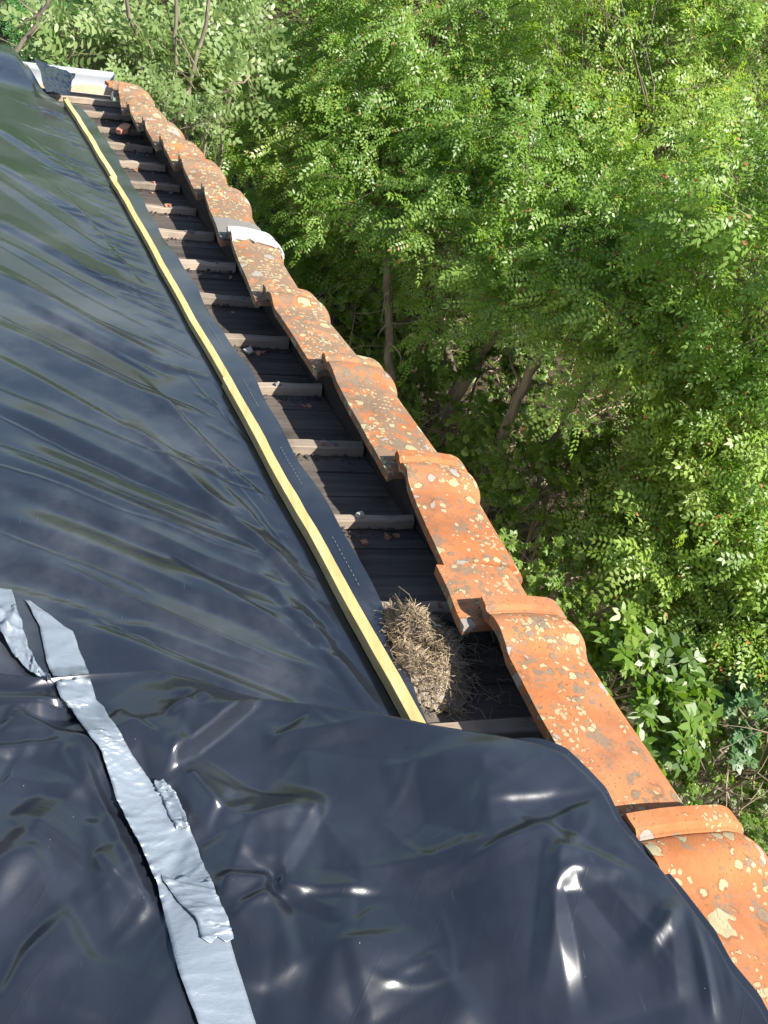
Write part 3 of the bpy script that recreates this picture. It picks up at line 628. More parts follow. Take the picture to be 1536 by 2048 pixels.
for px_, py_ in [(rgf.uniform(-350, 1900), rgf.uniform(1330, 2900)) for _ in range(900)]:
    q_ = pix(px_, py_, .1); crum = math.exp(-((px_ - 330) / 330) ** 2 - ((py_ - 1580) / 260) ** 2); mind = 0.085 - 0.045 * crum
    if all((q_[0] - c[0]) ** 2 + (q_[1] - c[1]) ** 2 > mind ** 2 for c in CP): CP.append((q_[0], q_[1], rgf.uniform(-1, 1) * (0.0055 + 0.004 * crum)))
_r = delaunay_2d_cdt([Vector(c[:2]) for c in CP], [], [], 0, 1e-6); TRI = [(r_, _r[3]) for r_ in _r[2]]
CPO = [CP[o_[0]] for o_ in _r[3]]
def facets(x, y):
    z = np.zeros_like(x)
    for r_, _o in TRI:
        (ax, ay, az), (bx, by, bz), (cx, cy, cz) = (CPO[k] for k in r_[:3]); den = (by - cy) * (ax - cx) + (cx - bx) * (ay - cy)
        if abs(den) < 1e-9: continue
        l1 = ((by - cy) * (x - cx) + (cx - bx) * (y - cy)) / den; l2 = ((cy - ay) * (x - cx) + (ax - cx) * (y - cy)) / den; l3 = 1 - l1 - l2
        m_ = (l1 >= 0) & (l2 >= 0) & (l3 >= 0); z = np.where(m_, l1 * az + l2 * bz + l3 * cz, z)
    return z
def front_z(x, y): return front_base(x, y) + 0.75 * FR(x, y) + 2.1 * facets(x, y)
nt_, nw = 470, 250
ts = np.linspace(0, 1, nt_); ws = np.linspace(0, 1, nw) ** 1.15
hx = np.column_stack([np.interp(ts, tl, H3[:, k]) for k in range(3)])
hx[:, 2] = np.where(hx[:, 0] < lath_x(hx[:, 1]) - .05, np.maximum(hx[:, 2], back_z(hx[:, 0], hx[:, 1]) + .034), hx[:, 2])
# rounded corners of the hem
for _ in range(3): hx[1:-1] = 0.25 * hx[:-2] + 0.5 * hx[1:-1] + 0.25 * hx[2:]
ix = np.column_stack([np.interp(ts, il, inn[:, k]) for k in range(2)])
V = []
for i in range(nt_):
    for wv in ws:
        xy = hx[i, :2] * (1 - wv) + ix[i] * wv; V.append((xy[0], xy[1], wv, hx[i, 2]))
V = np.array(V); zi = front_z(V[:, 0], V[:, 1])
dh = V[:, 2] * np.repeat(np.linalg.norm(ix - hx[:, :2], axis=1), nw)      # distance from the hem
bl = sstep(0.0, 0.07, dh); zz = V[:, 3] * (1 - bl) + zi * bl
hang = -0.055 * (1 - sstep(0.0, 0.016, dh)) * np.repeat(1 - sstep(0.40, 0.47, ts) * 0.72, nw) * np.repeat(.2 + .8 * sstep(.30, .40, ts), nw)
zz = zz + hang
zg = zz.reshape(nt_, nw)
for _ in range(1):
    pz = np.pad(zg, 1, mode='edge'); sm_ = (pz[:-2, 1:-1] + pz[2:, 1:-1] + pz[1:-1, :-2] + pz[1:-1, 2:] + 2 * pz[1:-1, 1:-1]) / 6; zg = np.column_stack([zg[:, :3], sm_[:, 3:]])
zz = zg.ravel()
FV = np.column_stack([V[:, :2], zz])
# never below the sheet it lies on
lowr = back_z(FV[:, 0], FV[:, 1]) + 0.004
s_ = CROSS[0] * FV[:, 0] + CROSS[1] * FV[:, 1]
FV[:, 2] = np.where((FV[:, 0] < lath_x(FV[:, 1])), np.maximum(FV[:, 2], lowr), FV[:, 2])
FV[:, 2] = np.maximum(FV[:, 2], 0.1495 * sstep(.44, .635, s_))
fs = grid_faces(nt_, nw)
sheet2 = link('plastic_sheet', mesh('plastic_sheet', FV, fs, True), M_PL2, roof=True)
tag(sheet2, 'crumpled black plastic sheet in the foreground, draped over the nearest tiles', 'plastic sheet')

# ------------------------------------------------------------------ laths
ZL = [(0.034, 0.058), (0.034, 0.054), (0.034, 0.056)]
lab = ['yellow softwood lath nearest the camera, running beside the straw nest', 'middle yellow softwood lath holding down the sheet, between two joints', 'farthest yellow softwood lath, ending by the gutter']
for i in range(3):
    a, b_ = LP[i], LP[i + 1]; d = b_ - a; L = np.linalg.norm(d); d /= L; nx = np.array([d[1], -d[0]])
    a = a + nx * [0.0, -0.004, 0.007][i]
    if i == 0: a = a - d * 0.10; L += .10
    if i == 1: L += 0.012
    if i: a = a + d * 0.004 + nx * random.uniform(-.004, .004); L -= .004
    wd = [0.0112, 0.0100, 0.0106][i]; z0, z1 = ZL[i]; nseg = int(L / 0.06) + 2; v = []; f = []
    for j in range(nseg + 1):
        c = a + d * L * j / nseg + nx * (0.0014 * math.sin(j * 0.30 + i * 2) + 0.0012 * math.sin(j * .83) + random.uniform(-.0006, .0006)); w0 = wd * random.uniform(.95, 1.05); dz = random.uniform(-.0008, .0008)
        pr = [(-1, 0), (-1, .93), (-.93, 1), (.93, 1), (1, .93), (1, 0)]
        for sx, sz in pr: p = c + nx * sx * w0; v.append((p[0], p[1], z0 + (z1 - z0) * sz + dz))
        if j:
            for q in range(6): f.append(((j - 1) * 6 + q, (j - 1) * 6 + (q + 1) % 6, j * 6 + (q + 1) % 6, j * 6 + q))
    f.append(tuple(range(6))[::-1]); f.append(tuple(nseg * 6 + q for q in range(6)))
    o = link('wooden_lath', mesh('wooden_lath', v, [q[::-1] for q in f]), M_LATH, roof=True); tag(o, lab[i], 'wooden lath', 'laths pinning the sheet')

# ------------------------------------------------------------------ tape
TOPZ = {}
BZ = back_z(*np.meshgrid(np.arange(-2.2, 0.6, .008), np.arange(-.3, 2.2, .008), indexing='ij'))
cell = 0.006
for p in FV:
    k = (int(p[0] // cell), int(p[1] // cell)); TOPZ[k] = max(TOPZ.get(k, -1), p[2])
def top_z(x, y):
    best = -1
    for i in (-1, 0, 1):
        for j in (-1, 0, 1): best = max(best, TOPZ.get((int(x // cell) + i, int(y // cell) + j), -1))
    return best if best > 0 else float(BZ[min(max(int((x + 2.2) / .008), 0), BZ.shape[0] - 1), min(max(int((y + .3) / .008), 0), BZ.shape[1] - 1)])
def strip(name, left, right, z, m, label, amp=0.002, nn_=9, lift=0.0035, sub=24, seed=0, cat='tape'):
    rg_ = np.random.default_rng(seed)
    def dens(pts):
        pts = np.array(pts, float); l = np.concatenate([[0], np.cumsum(np.linalg.norm(np.diff(pts, axis=0), axis=1))]); l /= l[-1]; t = np.linspace(0, 1, sub * (len(left) - 1) + 1)
        # parametrise by index so that left and right stay opposite
        ti = np.linspace(0, len(pts) - 1, len(t)); return np.column_stack([np.interp(ti, range(len(pts)), pts[:, k]) for k in range(2)])
    Lp, Rp = dens(left), dens(right); v = []; rows = []
    kn = len(Lp) // 5 + 2
    for E_ in (Lp, Rp):                         # slightly ragged long edges
        for c_ in (0, 1): E_[:, c_] += np.interp(np.arange(len(E_)), np.linspace(0, len(E_), kn), rg_.normal(0, 0.8, kn))
    tear = np.interp(np.arange(nn_), np.linspace(0, nn_ - 1, 5), rg_.uniform(-1, 1, 5)) * 9
    for i in range(len(Lp)):
        row_ = []
        for j in range(nn_):
            u = j / (nn_ - 1); pp = Lp[i] * (1 - u) + Rp[i] * u; endw = max(0.0, 1 - min(i, len(Lp) - 1 - i) / 5); ax_ = (Lp[min(i + 1, len(Lp) - 1)] + Rp[min(i + 1, len(Lp) - 1)] - Lp[max(i - 1, 0)] - Rp[max(i - 1, 0)]); pp = pp + ax_ / (np.linalg.norm(ax_) + 1e-6) * tear[j] * endw * (1 if cat == 'tape' else 0)
            zz_ = z
            q_ = pix(pp[0], pp[1], zz_)
            for _ in range(3): zz_ = top_z(q_[0], q_[1]); q_ = pix(pp[0], pp[1], zz_)
            row_.append(q_)
        rows.append(row_)
    R_ = np.array(rows)
    k = 9                                       # the tape bridges the finest wrinkles
    zs = R_[:, :, 2]; pad = np.pad(zs, ((k, k), (0, 0)), mode='edge'); sm = np.stack([pad[i:i + len(zs)] for i in range(2 * k + 1)]).mean(0)
    zs = np.maximum(sm, zs) * 0.75 + 0.25 * zs
    zs = np.maximum(zs, R_[:, :, 2]) + lift
    ri = np.arange(len(zs))
    for _ in range(26):
        c_ = rg_.integers(0, len(zs)); sl = rg_.uniform(-4, 4); wd_ = rg_.uniform(1.2, 4)
        for j in range(nn_): zs[:, j] += amp * rg_.uniform(.2, 1) * np.exp(-((ri - c_ - sl * j) / wd_) ** 2)
    R_[:, :, 2] = zs
    o = link(name, mesh(name, R_.reshape(-1, 3), grid_faces(len(R_), nn_), True), m, roof=True); tag(o, label, cat)
    so_ = o.modifiers.new('thickness', 'SOLIDIFY'); so_.thickness = 0.0006; so_.offset = -1
    return o
LE = [(54, 1207), (80, 1258), (93, 1325), (122, 1398), (165, 1455), (207, 1510), (232, 1600), (284, 1700), (316, 1775), (333, 1850), (355, 1940), (395, 2045), (425, 2130)]
RE = [(62, 1206), (146, 1268), (172, 1335), (193, 1402), (240, 1466), (264, 1512), (312, 1582), (376, 1650), (404, 1725), (428, 1775), (452, 1860), (508, 2040), (540, 2130)]
strip('tape_strip', LE, RE, .09, M_TAPE, 'long silver duct tape strip running down the front sheet', 0.0022, 11, seed=1)
strip('tape_strip', [(306, 1572), (322, 1600), (340, 1640), (352, 1662)], [(326, 1566), (352, 1592), (372, 1640), (376, 1665)], .09, M_TAPE, 'short crinkled scrap of silver tape beside the long strip', 0.0018, 7, 0.006, seed=2)
strip('tape_strip', [(322, 1760), (350, 1800), (395, 1850), (405, 1890)], [(420, 1765), (436, 1800), (458, 1850), (466, 1880)], .09, M_TAPE, 'torn puckered end of silver tape stuck over the long strip', 0.0018, 9, 0.006, seed=3)
strip('tape_strip', [(-30, 1190), (-6, 1260), (30, 1320), (70, 1360), (100, 1372)], [(25, 1186), (40, 1240), (58, 1300), (76, 1340), (108, 1374)], .10, M_TAPE, 'crumpled bright silver tape at the left edge behind the long strip', 0.004, 11, 0.008, seed=4)

# ------------------------------------------------------------------ straw nest
nest = tag(empty('bird_nest', tuple(pix(860, 1320, 0.0)), roof=True), 'matted straw bird nest on the boards beside the lath', 'bird nest')
NC = pix(844, 1300, 0.02)
nx_, ny_ = 34, 34; v = []; rg = np.random.default_rng(21)
def nest_h(a, b_):
    r = math.hypot(a, b_); return 0.060 * max(0, 1 - r ** 2.4) * (1 + 0.25 * math.sin(5 * a + 2) * math.sin(6 * b_)) - 0.028 * math.exp(-((a + .32) ** 2 + (b_ + .05) ** 2) / .03) - 0.018 * math.exp(-((a + .1) ** 2 + (b_ + .22) ** 2) / .02)
NA, NB = 0.070, 0.126
ax1 = np.array([0.98, 0.2]); ax2 = np.array([-0.2257, 0.974])
def nest_p(a, b_, dz=0.0):
    xy = NC[:2] + ax1 * a * NA + ax2 * b_ * NB; return np.array([xy[0], xy[1], 0.003 + nest_h(a, b_) + dz])
for i in range(nx_):
    for j in range(ny_):
        a, b_ = -1 + 2 * i / (nx_ - 1), -1 + 2 * j / (ny_ - 1); k = max(abs(a), abs(b_)) / (math.hypot(a, b_) + 1e-9); a, b_ = a * k, b_ * k
        v.append(nest_p(a, b_, rg.normal(0, .0025)) - NC * 0)
off = -np.array(pix(860, 1320, 0.0))
link('felt_mat', mesh('felt_mat', np.array(v) + off, [q[::-1] for q in grid_faces(nx_, ny_)], True), M_FELT, nest)
mb = MB(); tint = []
for _ in range(4200):
    a, b_ = rg.normal(0, .48), rg.normal(0, .5); r = math.hypot(a, b_)
    if r > 1.15 or (a < -.55 and rg.random() < .3): continue
    if a > .35 and rg.random() < .35: continue
    p = nest_p(a, b_, abs(rg.normal(0, .004)) + .001); p[2] = max(p[2], .004); an = rg.uniform(0, 6.3); ln = rg.uniform(.006, .020) * (2.2 if rg.random() < .06 else 1)
    d = np.array([math.cos(an), math.sin(an), rg.normal(0.05, .25)]); q = p + d * ln; q[2] = max(q[2], .004); m_ = (p + q) / 2 + np.array([0, 0, rg.uniform(-.001, .004)]) + rg.normal(0, .0025, 3)
    rr = rg.uniform(.0004, .0008); mb.tube(np.array([p, m_, q]) + off, [rr, rr, rr * .6], 3, False); tint += [rg.random()] * 9
me = mb.mesh('straw'); at = me.attributes.new('tint', 'FLOAT', 'POINT'); at.data.foreach_set('value', np.array(tint, np.float32))
tag(link('straw', me, M_STRAW, nest), kind='stuff')
# loose stalks on the boards in the shade of the tile
mb = MB(); tint = []
for _ in range(45):
    p = pix(rg.uniform(880, 1010), rg.uniform(1225, 1430), .004); an = rg.uniform(0, 6.3); ln = rg.uniform(.02, .07); d = np.array([math.cos(an), math.sin(an), 0])
    pts = [p + d * ln * t + np.array([-d[1], d[0], 0]) * .012 * math.sin(t * 3) * rg.normal() + np.array([0, 0, .010 * t * (1 - t) * 4]) for t in (0, .33, .66, 1)]
    mb.tube(np.array(pts) + off, [.0006] * 4, 3, False); tint += [rg.random()] * 12
me = mb.mesh('loose_stalks'); at = me.attributes.new('tint', 'FLOAT', 'POINT'); at.data.foreach_set('value', np.array(tint, np.float32))
tag(link('loose_stalks', me, M_STRAW, nest), kind='stuff')

# ------------------------------------------------------------------ vegetation
def oval(cx, cy, ang, L, W, fold=0.0, fine=False):         # leaflet outline: base, sides, tip
    ts_ = [(0, 0), (.48, .52), (1, 0), (.48, -.52)] if fine else [(0, 0), (.28, .46), (.72, .44), (1, 0), (.72, -.44), (.28, -.46)]
    c, s = math.cos(ang), math.sin(ang); out = []
    for t, wv in ts_:
        x, yv = t * L, wv * W; out.append((cx + c * x - s * yv, cy + s * x + c * yv, fold * abs(wv) * W))
    return out
def pinnate(pairs, L, W, seed, droop=0.25, fine=False):
    rg_ = np.random.default_rng(seed); v = []
    for i in range(pairs):
        x = .16 + .80 * i / (pairs - 1); k = 1 - 0.25 * abs(i / (pairs - 1) - .45)
        for s in (-1, 1):
            o = np.array(oval(x + rg_.normal(0, .008), s * .006, s * math.radians(rg_.uniform(58, 82)), L * k * rg_.uniform(.85, 1.1), W * k, .35, fine)); o[:, 2] += rg_.normal(0, .012) + o[:, 1] * s * rg_.normal(-.15, .25); v.append(o)
    v.append(np.array(oval(.98, 0, rg_.normal(0, .2), L, W, .35, fine)))
    v = np.concatenate(v); v[:, 2] -= droop * v[:, 0] ** 2
    return v
def rosette(nl, L, W, seed, upr=0.3, fine=False):
    rg_ = np.random.default_rng(seed); v = []
    for i in range(nl):
        o = np.array(oval(.05, 0, 0, L * rg_.uniform(.7, 1.1), W, .3, fine)); o[:, 2] += upr * rg_.uniform(-.3, 1) * o[:, 0] - .35 * o[:, 0] ** 2
        a = 2 * math.pi * (i + rg_.random() * .6) / nl; c, s = math.cos(a), math.sin(a); x, yv = o[:, 0].copy(), o[:, 1].copy(); o[:, 0], o[:, 1] = c * x - s * yv, s * x + c * yv; v.append(o)
    return np.concatenate(v)
T_ROB = [pinnate(7, .20, .095, i, .2 + .1 * i, True) for i in range(5)]
for t_ in T_ROB: t_.flags.writeable = False
FINE = {id(t_) for t_ in T_ROB}
T_ASH = [pinnate(5, .26, .12, 10 + i, .15) for i in range(3)]
T_LAU = [rosette(6, 1.0, .40, 20 + i, .5) for i in range(4)]
T_SHR = [rosette(7, .9, .58, 30 + i, .3, True) for i in range(4)]
FINE |= {id(t_) for t_ in T_SHR}
def unit(a): return a / (np.linalg.norm(a, axis=-1, keepdims=True) + 1e-9)
def leaf_mesh(name, P_, D_, N_, S_, tint_, temps, rg_):
    Vs, Ts, cnt = [], [], 0
    D_ = unit(D_); Sd = unit(np.cross(N_, D_)); Nn = np.cross(D_, Sd); which = rg_.integers(0, len(temps), len(P_))
    for k, tm in enumerate(temps):
        i = np.where(which == k)[0]
        if not len(i): continue
        loc = tm[None, :, :]; v = P_[i][:, None, :] + S_[i][:, None, None] * (loc[..., 0:1] * D_[i][:, None, :] + loc[..., 1:2] * Sd[i][:, None, :] + loc[..., 2:3] * Nn[i][:, None, :])
        Vs.append(v.reshape(-1, 3)); Ts.append(np.repeat(tint_[i], len(tm)))
    Vv = np.concatenate(Vs).astype(np.float32); T = np.concatenate(Ts).astype(np.float32); nv = len(Vv); kk = 4 if id(temps[0]) in FINE else 6; nf = nv // kk
    me = bpy.data.meshes.new(name); me.vertices.add(nv); me.vertices.foreach_set('co', Vv.ravel()); me.loops.add(nv); me.loops.foreach_set('vertex_index', np.arange(nv, dtype=np.int32))
    me.polygons.add(nf); me.polygons.foreach_set('loop_start', np.arange(0, nv, kk, dtype=np.int32)); me.update(calc_edges=True)
    at = me.attributes.new('tint', 'FLOAT', 'POINT'); at.data.foreach_set('value', T)
    return me
def curve_pts(a, b_, n, sag, rg_):
    t = np.linspace(0, 1, n)[:, None]; k = rg_.normal(0, 1, 3) * np.linalg.norm(b_ - a) * .09; return a * (1 - t) + b_ * t + np.sin(t * math.pi) * (k + np.array([0, 0, sag])) 
NLEAF = [0]
def plant(name, base, centre, rad, tips, per, size, temps, m, label, cat, group, seed, trunk_r=0.05, clump=0.2, droop=-0.25, stems=1, lean=None, shell=0.70, up=0.7, bark=None, bare=0.0):
    """a woody plant: stem(s) from base into the crown, limbs to clump tips, leaves round each tip"""
    rg_ = np.random.default_rng(seed); base = np.array(base, float); centre = np.array(centre, float); rad = np.array(rad, float) * np.ones(3)
    root = empty(name, tuple(base)); mb_ = MB()
    tops = []
    for s in range(stems):
        b0 = base + (rg_.normal(0, .12, 3) * np.array([1, 1, 0]) if stems > 1 else 0); tp = centre + rad * np.array([rg_.normal(0, .25), rg_.normal(0, .25), rg_.uniform(.1, .5)])
        pts = curve_pts(b0, tp, 9, 0, rg_); pts[1:-1] += rg_.normal(0, .02, (7, 3)) * np.linalg.norm(tp - b0) * .4
        mb_.tube(pts - base, np.linspace(trunk_r, trunk_r * .3, 9), 7); tops.append(pts)
    d = unit(rg_.normal(0, 1, (tips, 3))); d[:, 2] = np.where(rg_.random(tips) < .85, np.abs(d[:, 2]), d[:, 2]); r = rg_.uniform(shell, 1.0, tips)[:, None] ** .8
    lump = 1 + .22 * np.sin(d @ rg_.normal(0, 3, 3) + 1)[:, None] + .15 * np.sin(d @ rg_.normal(0, 5, 3))[:, None]
    T = centre + d * r * rad * lump
    gz = ground_z(T[:, 0], T[:, 1]) + .15; T[:, 2] = np.maximum(T[:, 2], gz)
    Pp, Dd, Nn, Ss, Tt = [], [], [], [], []
    for i in range(tips):
        st = tops[rg_.integers(0, stems)]; hub = st[rg_.integers(4, 9)]
        pts = curve_pts(hub, T[i], 5, .06 * np.linalg.norm(T[i] - hub), rg_); r0 = trunk_r * rg_.uniform(.10, .24); mb_.tube(pts - base, np.linspace(r0, .0025, 5), 3, False)
        if rg_.random() < bare: continue
        ax = unit(pts[-1] - pts[-3]); n = max(3, int(per * rg_.uniform(.6, 1.4)))
        # twigs within the clump
        ct = rg_.random() 
        k = max(2, n // 9); tw = []
        for _ in range(k):
            e = T[i] + unit(ax * .7 + rg_.normal(0, .8, 3) * np.array([1, 1, .55])) * clump * rg_.uniform(.5, 1.5); tw.append(e)
            mb_.tube(np.array([pts[-2], e]) - base, [.0028, .001], 3, False)
        for q_ in range(n):
            e = tw[rg_.integers(0, k)]; t = rg_.uniform(.25, 1.0); p = pts[-2] * (1 - t) + e * t + rg_.normal(0, clump * .09, 3)
            dr = unit(unit(e - pts[-2]) * .6 + rg_.normal(0, .75, 3) * np.array([1, 1, .4])); dr[2] += droop
            Pp.append(p); Dd.append(dr); Nn.append(np.array([rg_.normal(.38, .42), rg_.normal(-.42, .42), up + .2 * rg_.random()])); Ss.append(size * rg_.uniform(.7, 1.2)); Tt.append(np.clip(.62 * ct + .45 * rg_.random() - .03, 0, 1))
    NLEAF[0] += len(Pp) * len(temps[0]) * (2 / 4 if id(temps[0]) in FINE else 4 / 6)
    link('trunk', mb_.mesh('trunk', True), bark or M_BARK, root)
    link('crown', leaf_mesh('crown', np.array(Pp) - base, np.array(Dd), np.array(Nn), np.array(Ss), np.array(Tt), temps, rg_), m, root)
    tag(root, label, cat, group); return root
def at_base(c, dx=0.0, dy=0.0):
    x, yv = c[0] + dx, c[1] + dy; return (x, yv, float(ground_z(x, yv)) - .05)
LOC = 'locust trees beside the house'
def locust(px, py, d, rad, tips, per, m, label, seed, dx=0.0, dy=0.0, size=.17, tr=.05, clump=.25):
    tips = int(tips * 1.35); per = int(per * 1.25); c = far(px, py, d); return plant('locust_tree', at_base(c, dx, dy), c, rad, tips, per, size, T_ROB, m, label, 'tree', LOC, seed, tr, clump)
locust(1260, 300, 7.7, (1.35, 1.3, 1.2), 100, 24, M_ROBY, 'large yellow-green locust tree filling the upper right', 101, .5, .8)
locust(860, 180, 8.6, (1.4, 1.3, 1.2), 95, 24, M_ROB, 'locust tree with pale leaf sprays at upper middle behind the far tiles', 102, .3, .5)
locust(1530, 650, 5.6, (1.0, 1.1, 1.1), 80, 24, M_ROB, 'locust tree at the right edge, halfway up', 103, .6, .5)
locust(1090, 520, 6.6, (1.0, 1.0, .8), 70, 24, M_ROB, 'leaning locust tree over the shady hollow', 104, -.35, .3, tr=.085)
locust(1470, 960, 6.1, (.85, .9, .75), 75, 24, M_ROBY, 'locust tree at right, level with the fourth tile', 105, .5, .5)
locust(1540, 80, 8.8, (1.6, 1.5, 1.3), 90, 26, M_ROB, 'locust tree in the top right corner', 106, .5, .5)
locust(1130, -40, 10.5, (1.8, 1.6, 1.3), 80, 26, M_ROBY, 'yellowish locust tree along the top edge, right of centre', 107, .2, .5)
locust(640, 60, 10.4, (1.7, 1.5, 1.3), 85, 26, M_ROB, 'deep green locust tree at top centre', 108, .2, .5)
locust(640, 330, 8.8, (.95, .9, .85), 70, 22, M_ROB, 'locust tree standing just behind the far tiles', 109, .1, .3)
locust(850, 430, 7.5, (.75, .75, .7), 55, 22, M_ROB, 'small locust tree between the leaning tree and the far tiles', 113, .2, .4)
locust(700, 520, 8.6, (.5, .5, .5), 34, 20, M_ROB, 'little locust tree beside the white-mortared tile', 114, .2, .3, size=.18)
locust(330, -90, 11.5, (1.7, 1.5, 1.2), 70, 26, M_ROBD, 'dark locust tree at the top behind the sapling', 110, .2, .5)
locust(-40, -40, 11.5, (1.6, 1.5, 1.2), 60, 26, M_ROBD, 'dark locust tree in the top left corner', 111, -.2, .5)
locust(1440, 1170, 5.6, (.7, .65, .55), 75, 22, M_ROBY, 'low sunny locust tree right of the cracked tile', 112, .3, .3, size=.19)
locust(760, 330, 8.2, (.8, .8, .7), 60, 22, M_ROBY, 'sunny locust tree left of the big yellow-green one', 115, .2, .4)
locust(1000, 350, 7.2, (.8, .8, .7), 60, 22, M_ROB, 'locust tree in the middle of the wood, above the leaning tree', 116, .3, .4)
locust(1330, 700, 5.7, (.7, .7, .6), 60, 22, M_ROBY, 'sunny locust tree right of the leaning trees', 117, .3, .4)
for i, (px, py, d, la) in enumerate([(200, -330, 15, 'far locust tree beyond the top left corner'), (700, -300, 16, 'far locust tree beyond the top centre'), (1200, -330, 16, 'far locust tree beyond the top right'), (1700, -200, 14, 'far locust tree past the right edge at the top')]):
    locust(px, py, d, (2.6, 2.2, 2.0), 30, 20, M_ROBD, la, 130 + i, size=.40, clump=.5)

SH = 'shrubs below the roof edge'
def shrub(px, py, d, rad, tips, per, size, temps, m, label, seed, name='shrub', stems=5, tr=.018, clump=.13, dx=0.0, dy=0.0, **k):
    c = far(px, py, d); return plant(name, at_base(c, dx, dy), c, rad, tips, per, size, temps, m, label, 'shrub', SH, seed, tr, clump, stems=stems, droop=k.pop('droop', -.1), **k)
shrub(1275, 1400, 5.0, (.42, .42, .40), 60, 9, .085, T_LAU, M_LAUREL, 'glossy bright green laurel shrub beside the near tiles', 201, 'laurel_shrub', clump=.09)
shrub(1500, 1380, 5.5, (.42, .45, .40), 60, 12, .055, T_SHR, M_BLUE, 'bluish green small-leaved shrub at the right edge', 202)
shrub(1110, 1010, 6.2, (.55, .55, .5), 90, 12, .042, T_SHR, M_SHRUB, 'yellow-green shrub beside the third tile from the camera', 203)
shrub(1190, 1170, 5.6, (.5, .5, .45), 90, 12, .042, T_SHR, M_SHRUB, 'yellow-green shrub above the laurel', 204)
shrub(1440, 1560, 5.7, (.5, .5, .4), 80, 12, .042, T_SHR, M_SHRUB, 'thin olive shrub at the lower right, left of dry twigs', 205)
shrub(890, 860, 7.8, (.7, .6, .5), 70, 12, .05, T_SHR, M_SHRUB, 'sparse shady shrub in the hollow below the leaning tree', 206)
shrub(680, 600, 8.6, (.55, .55, .5), 60, 12, .05, T_SHR, M_SHRUB, 'bright shrub peeping behind the white-mortared tile', 207)
shrub(780, 740, 8.2, (.5, .5, .4), 55, 12, .05, T_SHR, M_SHRUB, 'small-leaved shrub at the foot of the slender tree', 212)
shrub(1010, 760, 7.6, (.45, .45, .4), 45, 12, .05, T_SHR, M_LAUREL, 'fresh green bush behind the thick leaning tree', 213)
shrub(1000, 950, 7.0, (.5, .5, .4), 60, 12, .045, T_SHR, M_SHRUB, 'olive bush against the roof edge below the leaning trees', 214)
shrub(1290, 1060, 6.0, (.55, .55, .45), 70, 12, .045, T_SHR, M_SHRUB, 'yellow-green bush between the two sunny locust trees', 215)
shrub(1380, 1330, 6.4, (.6, .6, .5), 60, 11, .06, T_SHR, M_LAUREL, 'fresh green shrub between the laurel and the bluish shrub', 208)
shrub(250, 165, 7.2, (.62, .35, .38), 55, 7, .24, T_ASH, M_SAP, 'pale sunlit sapling with large leaflets behind the gutter', 209, 'sapling', stems=7, tr=.028, clump=.12, droop=.25, up=.35)
shrub(430, 130, 7.6, (.42, .4, .5), 40, 7, .23, T_ASH, M_SAP, 'pale sapling right of the gutter end, thin upright stems', 210, 'sapling', stems=6, tr=.022, clump=.12, droop=.25, up=.35)
SAP3 = shrub(330, 240, 6.6, (.35, .25, .25), 26, 7, .17, T_ASH, M_SAP, 'low leafy sapling just behind the last tiles', 211, 'sapling', stems=4, tr=.016, clump=.10, droop=.1, up=.4)

# slender bare poles in the hollow
def pole(name, pts, r0, r1, label, m=M_BARK, cat='tree', parent=None):
    pts = [np.array(p) for p in pts]; b0 = pts[0]; P_ = np.array(pts)
    t = np.linspace(0, len(P_) - 1, 14); P_ = np.column_stack([np.interp(t, range(len(P_)), P_[:, k]) for k in range(3)]); rg_ = np.random.default_rng(int(r0 * 1e5) + len(label)); P_[1:-1] += rg_.normal(0, .012, (12, 3))
    if parent is not None:
        mb_ = MB(); mb_.tube(P_ - np.array(parent.location), np.linspace(r0, r1, 14), 8); return link('branch', mb_.mesh('branch', True), m, parent)
    root = tag(empty(name, tuple(b0)), label, cat); mb_ = MB(); mb_.tube(P_ - b0, np.linspace(r0, r1, 14), 8); link('trunk', mb_.mesh('trunk', True), m, root)
    for _ in range(5):
        h = P_[rg_.integers(6, 13)]; e = h + unit(rg_.normal(0, 1, 3) + np.array([0, 0, .7])) * rg_.uniform(.15, .38); mb_ = MB(); mb_.tube(curve_pts(h, e, 6, 0, rg_) - b0, np.linspace(r1 * .5, .003, 6), 5, False); link('branch', mb_.mesh('branch', True), m, root)
    return root
def gnd(px, py, d):
    p = far(px, py, d); p[2] = float(ground_z(p[0], p[1])) - .05; return p
pole('leafless_tree', [gnd(805, 930, 8.0), far(788, 780, 7.6), far(777, 620, 7.3), far(770, 458, 7.1)], .045, .03, 'slender pale leafless tree upright in the dark hollow')
pole('leafless_tree', [gnd(950, 1060, 7.6), far(985, 930, 7.0), far(1030, 800, 6.6), far(1090, 700, 6.3)], .055, .035, 'thick leaning leafless tree right of the tiles in the hollow')
pole('leafless_tree', [gnd(1075, 1000, 7.7), far(1110, 870, 7.2), far(1150, 800, 6.9), far(1215, 720, 6.5)], .042, .025, 'second leaning leafless tree, right of the thick one')
for i, (a, b_, la) in enumerate([((345, 260), (352, -30), 'thin upright tree behind the last tiles'), ((285, 150), (245, -30), 'thin tree leaning left above the gutter'), ((372, 200), (420, -30), 'thin tree slanting right at the top, beside the upright one'), ((20, 120), (110, -20), 'thin slanting tree at the top left above the sheet')]):
    pole('thin_tree', [gnd(a[0], a[1] + 60, 7.2), far(a[0], a[1], 6.9), far((a[0] + b_[0]) / 2 + 5, (a[1] + b_[1]) / 2, 6.8), far(b_[0], b_[1], 6.7)], .020, .011, la)
pole('bare_branch', [far(345, 245, 6.9), far(400, 205, 6.8), far(430, 188, 6.8), far(500, 150, 6.7)], .016, .006, '', M_TWIG, parent=SAP3)

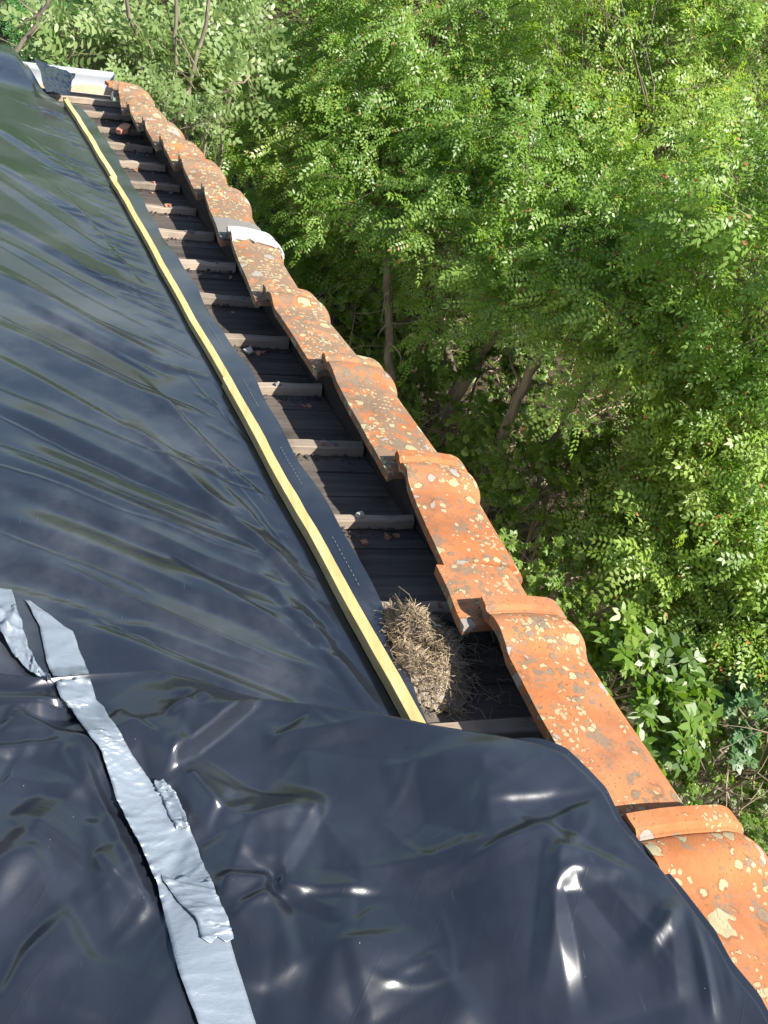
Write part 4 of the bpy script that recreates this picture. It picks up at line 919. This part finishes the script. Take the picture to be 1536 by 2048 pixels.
# dry shrub at the lower right
b0 = gnd(1490, 1720, 6.2); dry = tag(empty('dry_shrub', tuple(b0)), 'leafless pale twiggy shrub in the lower right corner', 'shrub'); mb = MB(); rg = np.random.default_rng(77)
for _ in range(9):
    e = far(rg.uniform(1440, 1560), rg.uniform(1440, 1640), rg.uniform(4.9, 5.6)); pts = curve_pts(b0, e, 8, 0, rg) + rg.normal(0, .02, (8, 3)); mb.tube(pts - b0, np.linspace(.014, .003, 8), 5, False)
    for _ in range(6):
        h = pts[rg.integers(3, 8)]; e2 = h + unit(rg.normal(0, 1, 3) + np.array([0, 0, .8])) * rg.uniform(.1, .35); mb.tube(curve_pts(h, e2, 4, 0, rg) - b0, [.004, .003, .002, .001], 3, False)
link('branches', mb.mesh('branches', True), M_TWIG, dry)

# ground cover: a mass of low leaves and dead twigs that no one could count
rg = np.random.default_rng(55); N = 26000
x = rg.uniform(-2, 13, N); yv = rg.uniform(0.8, 16, N); keep = x > verge_x(1.15, yv); x, yv = x[keep], yv[keep]; n = len(x)
lump = np.sin(x * 1.7 + 1) * np.sin(yv * 1.9) + .6 * np.sin(x * 4.1 - yv * 3.3)
z = ground_z(x, yv) + .08 + rg.random(n) ** 1.5 * (0.45 + .35 * np.clip(lump, 0, 2))
D = np.column_stack([rg.normal(0, 1, n), rg.normal(0, 1, n), rg.normal(0, .3, n)]); Nn = np.column_stack([rg.normal(.15, .4, n), rg.normal(-.1, .4, n), np.ones(n)])
tag(link('ground_cover', leaf_mesh('ground_cover', np.column_stack([x, yv, z]), D, Nn, rg.uniform(.03, .06, n), rg.random(n), T_SHR, rg), M_SHRUB), 'tangled low leafy ground cover under the trees', 'ground cover', kind='stuff')
mb = MB()
for _ in range(1500):
    x_, y_ = rg.uniform(0, 8), rg.uniform(2, 11)
    if x_ < verge_x(1.3, y_): continue
    p = np.array([x_, y_, float(ground_z(x_, y_)) + rg.uniform(.05, .7)]); d = unit(rg.normal(0, 1, 3) * np.array([1, 1, .7])); ln = rg.uniform(.2, .9); mb.tube([p, p + d * ln * .5 + rg.normal(0, .04, 3), p + d * ln], [.006, .005, .002], 3, False)
tag(link('dead_twigs', mb.mesh('dead_twigs'), M_TWIG), 'loose dead twigs caught in the undergrowth', 'twigs', kind='stuff')

# ------------------------------------------------------------------ turn the roof things into place
for o in ROOF: o.matrix_world = M_ROOF @ Matrix.Translation(o.location)
print('leaflets', NLEAF[0])

tri = 0
for me_ in {o.data for o in bpy.data.objects if o.type == 'MESH'}:
    n_ = np.zeros(len(me_.polygons), np.int32); me_.polygons.foreach_get('loop_total', n_); tri += int((n_ - 2).sum())
print('triangles', tri)
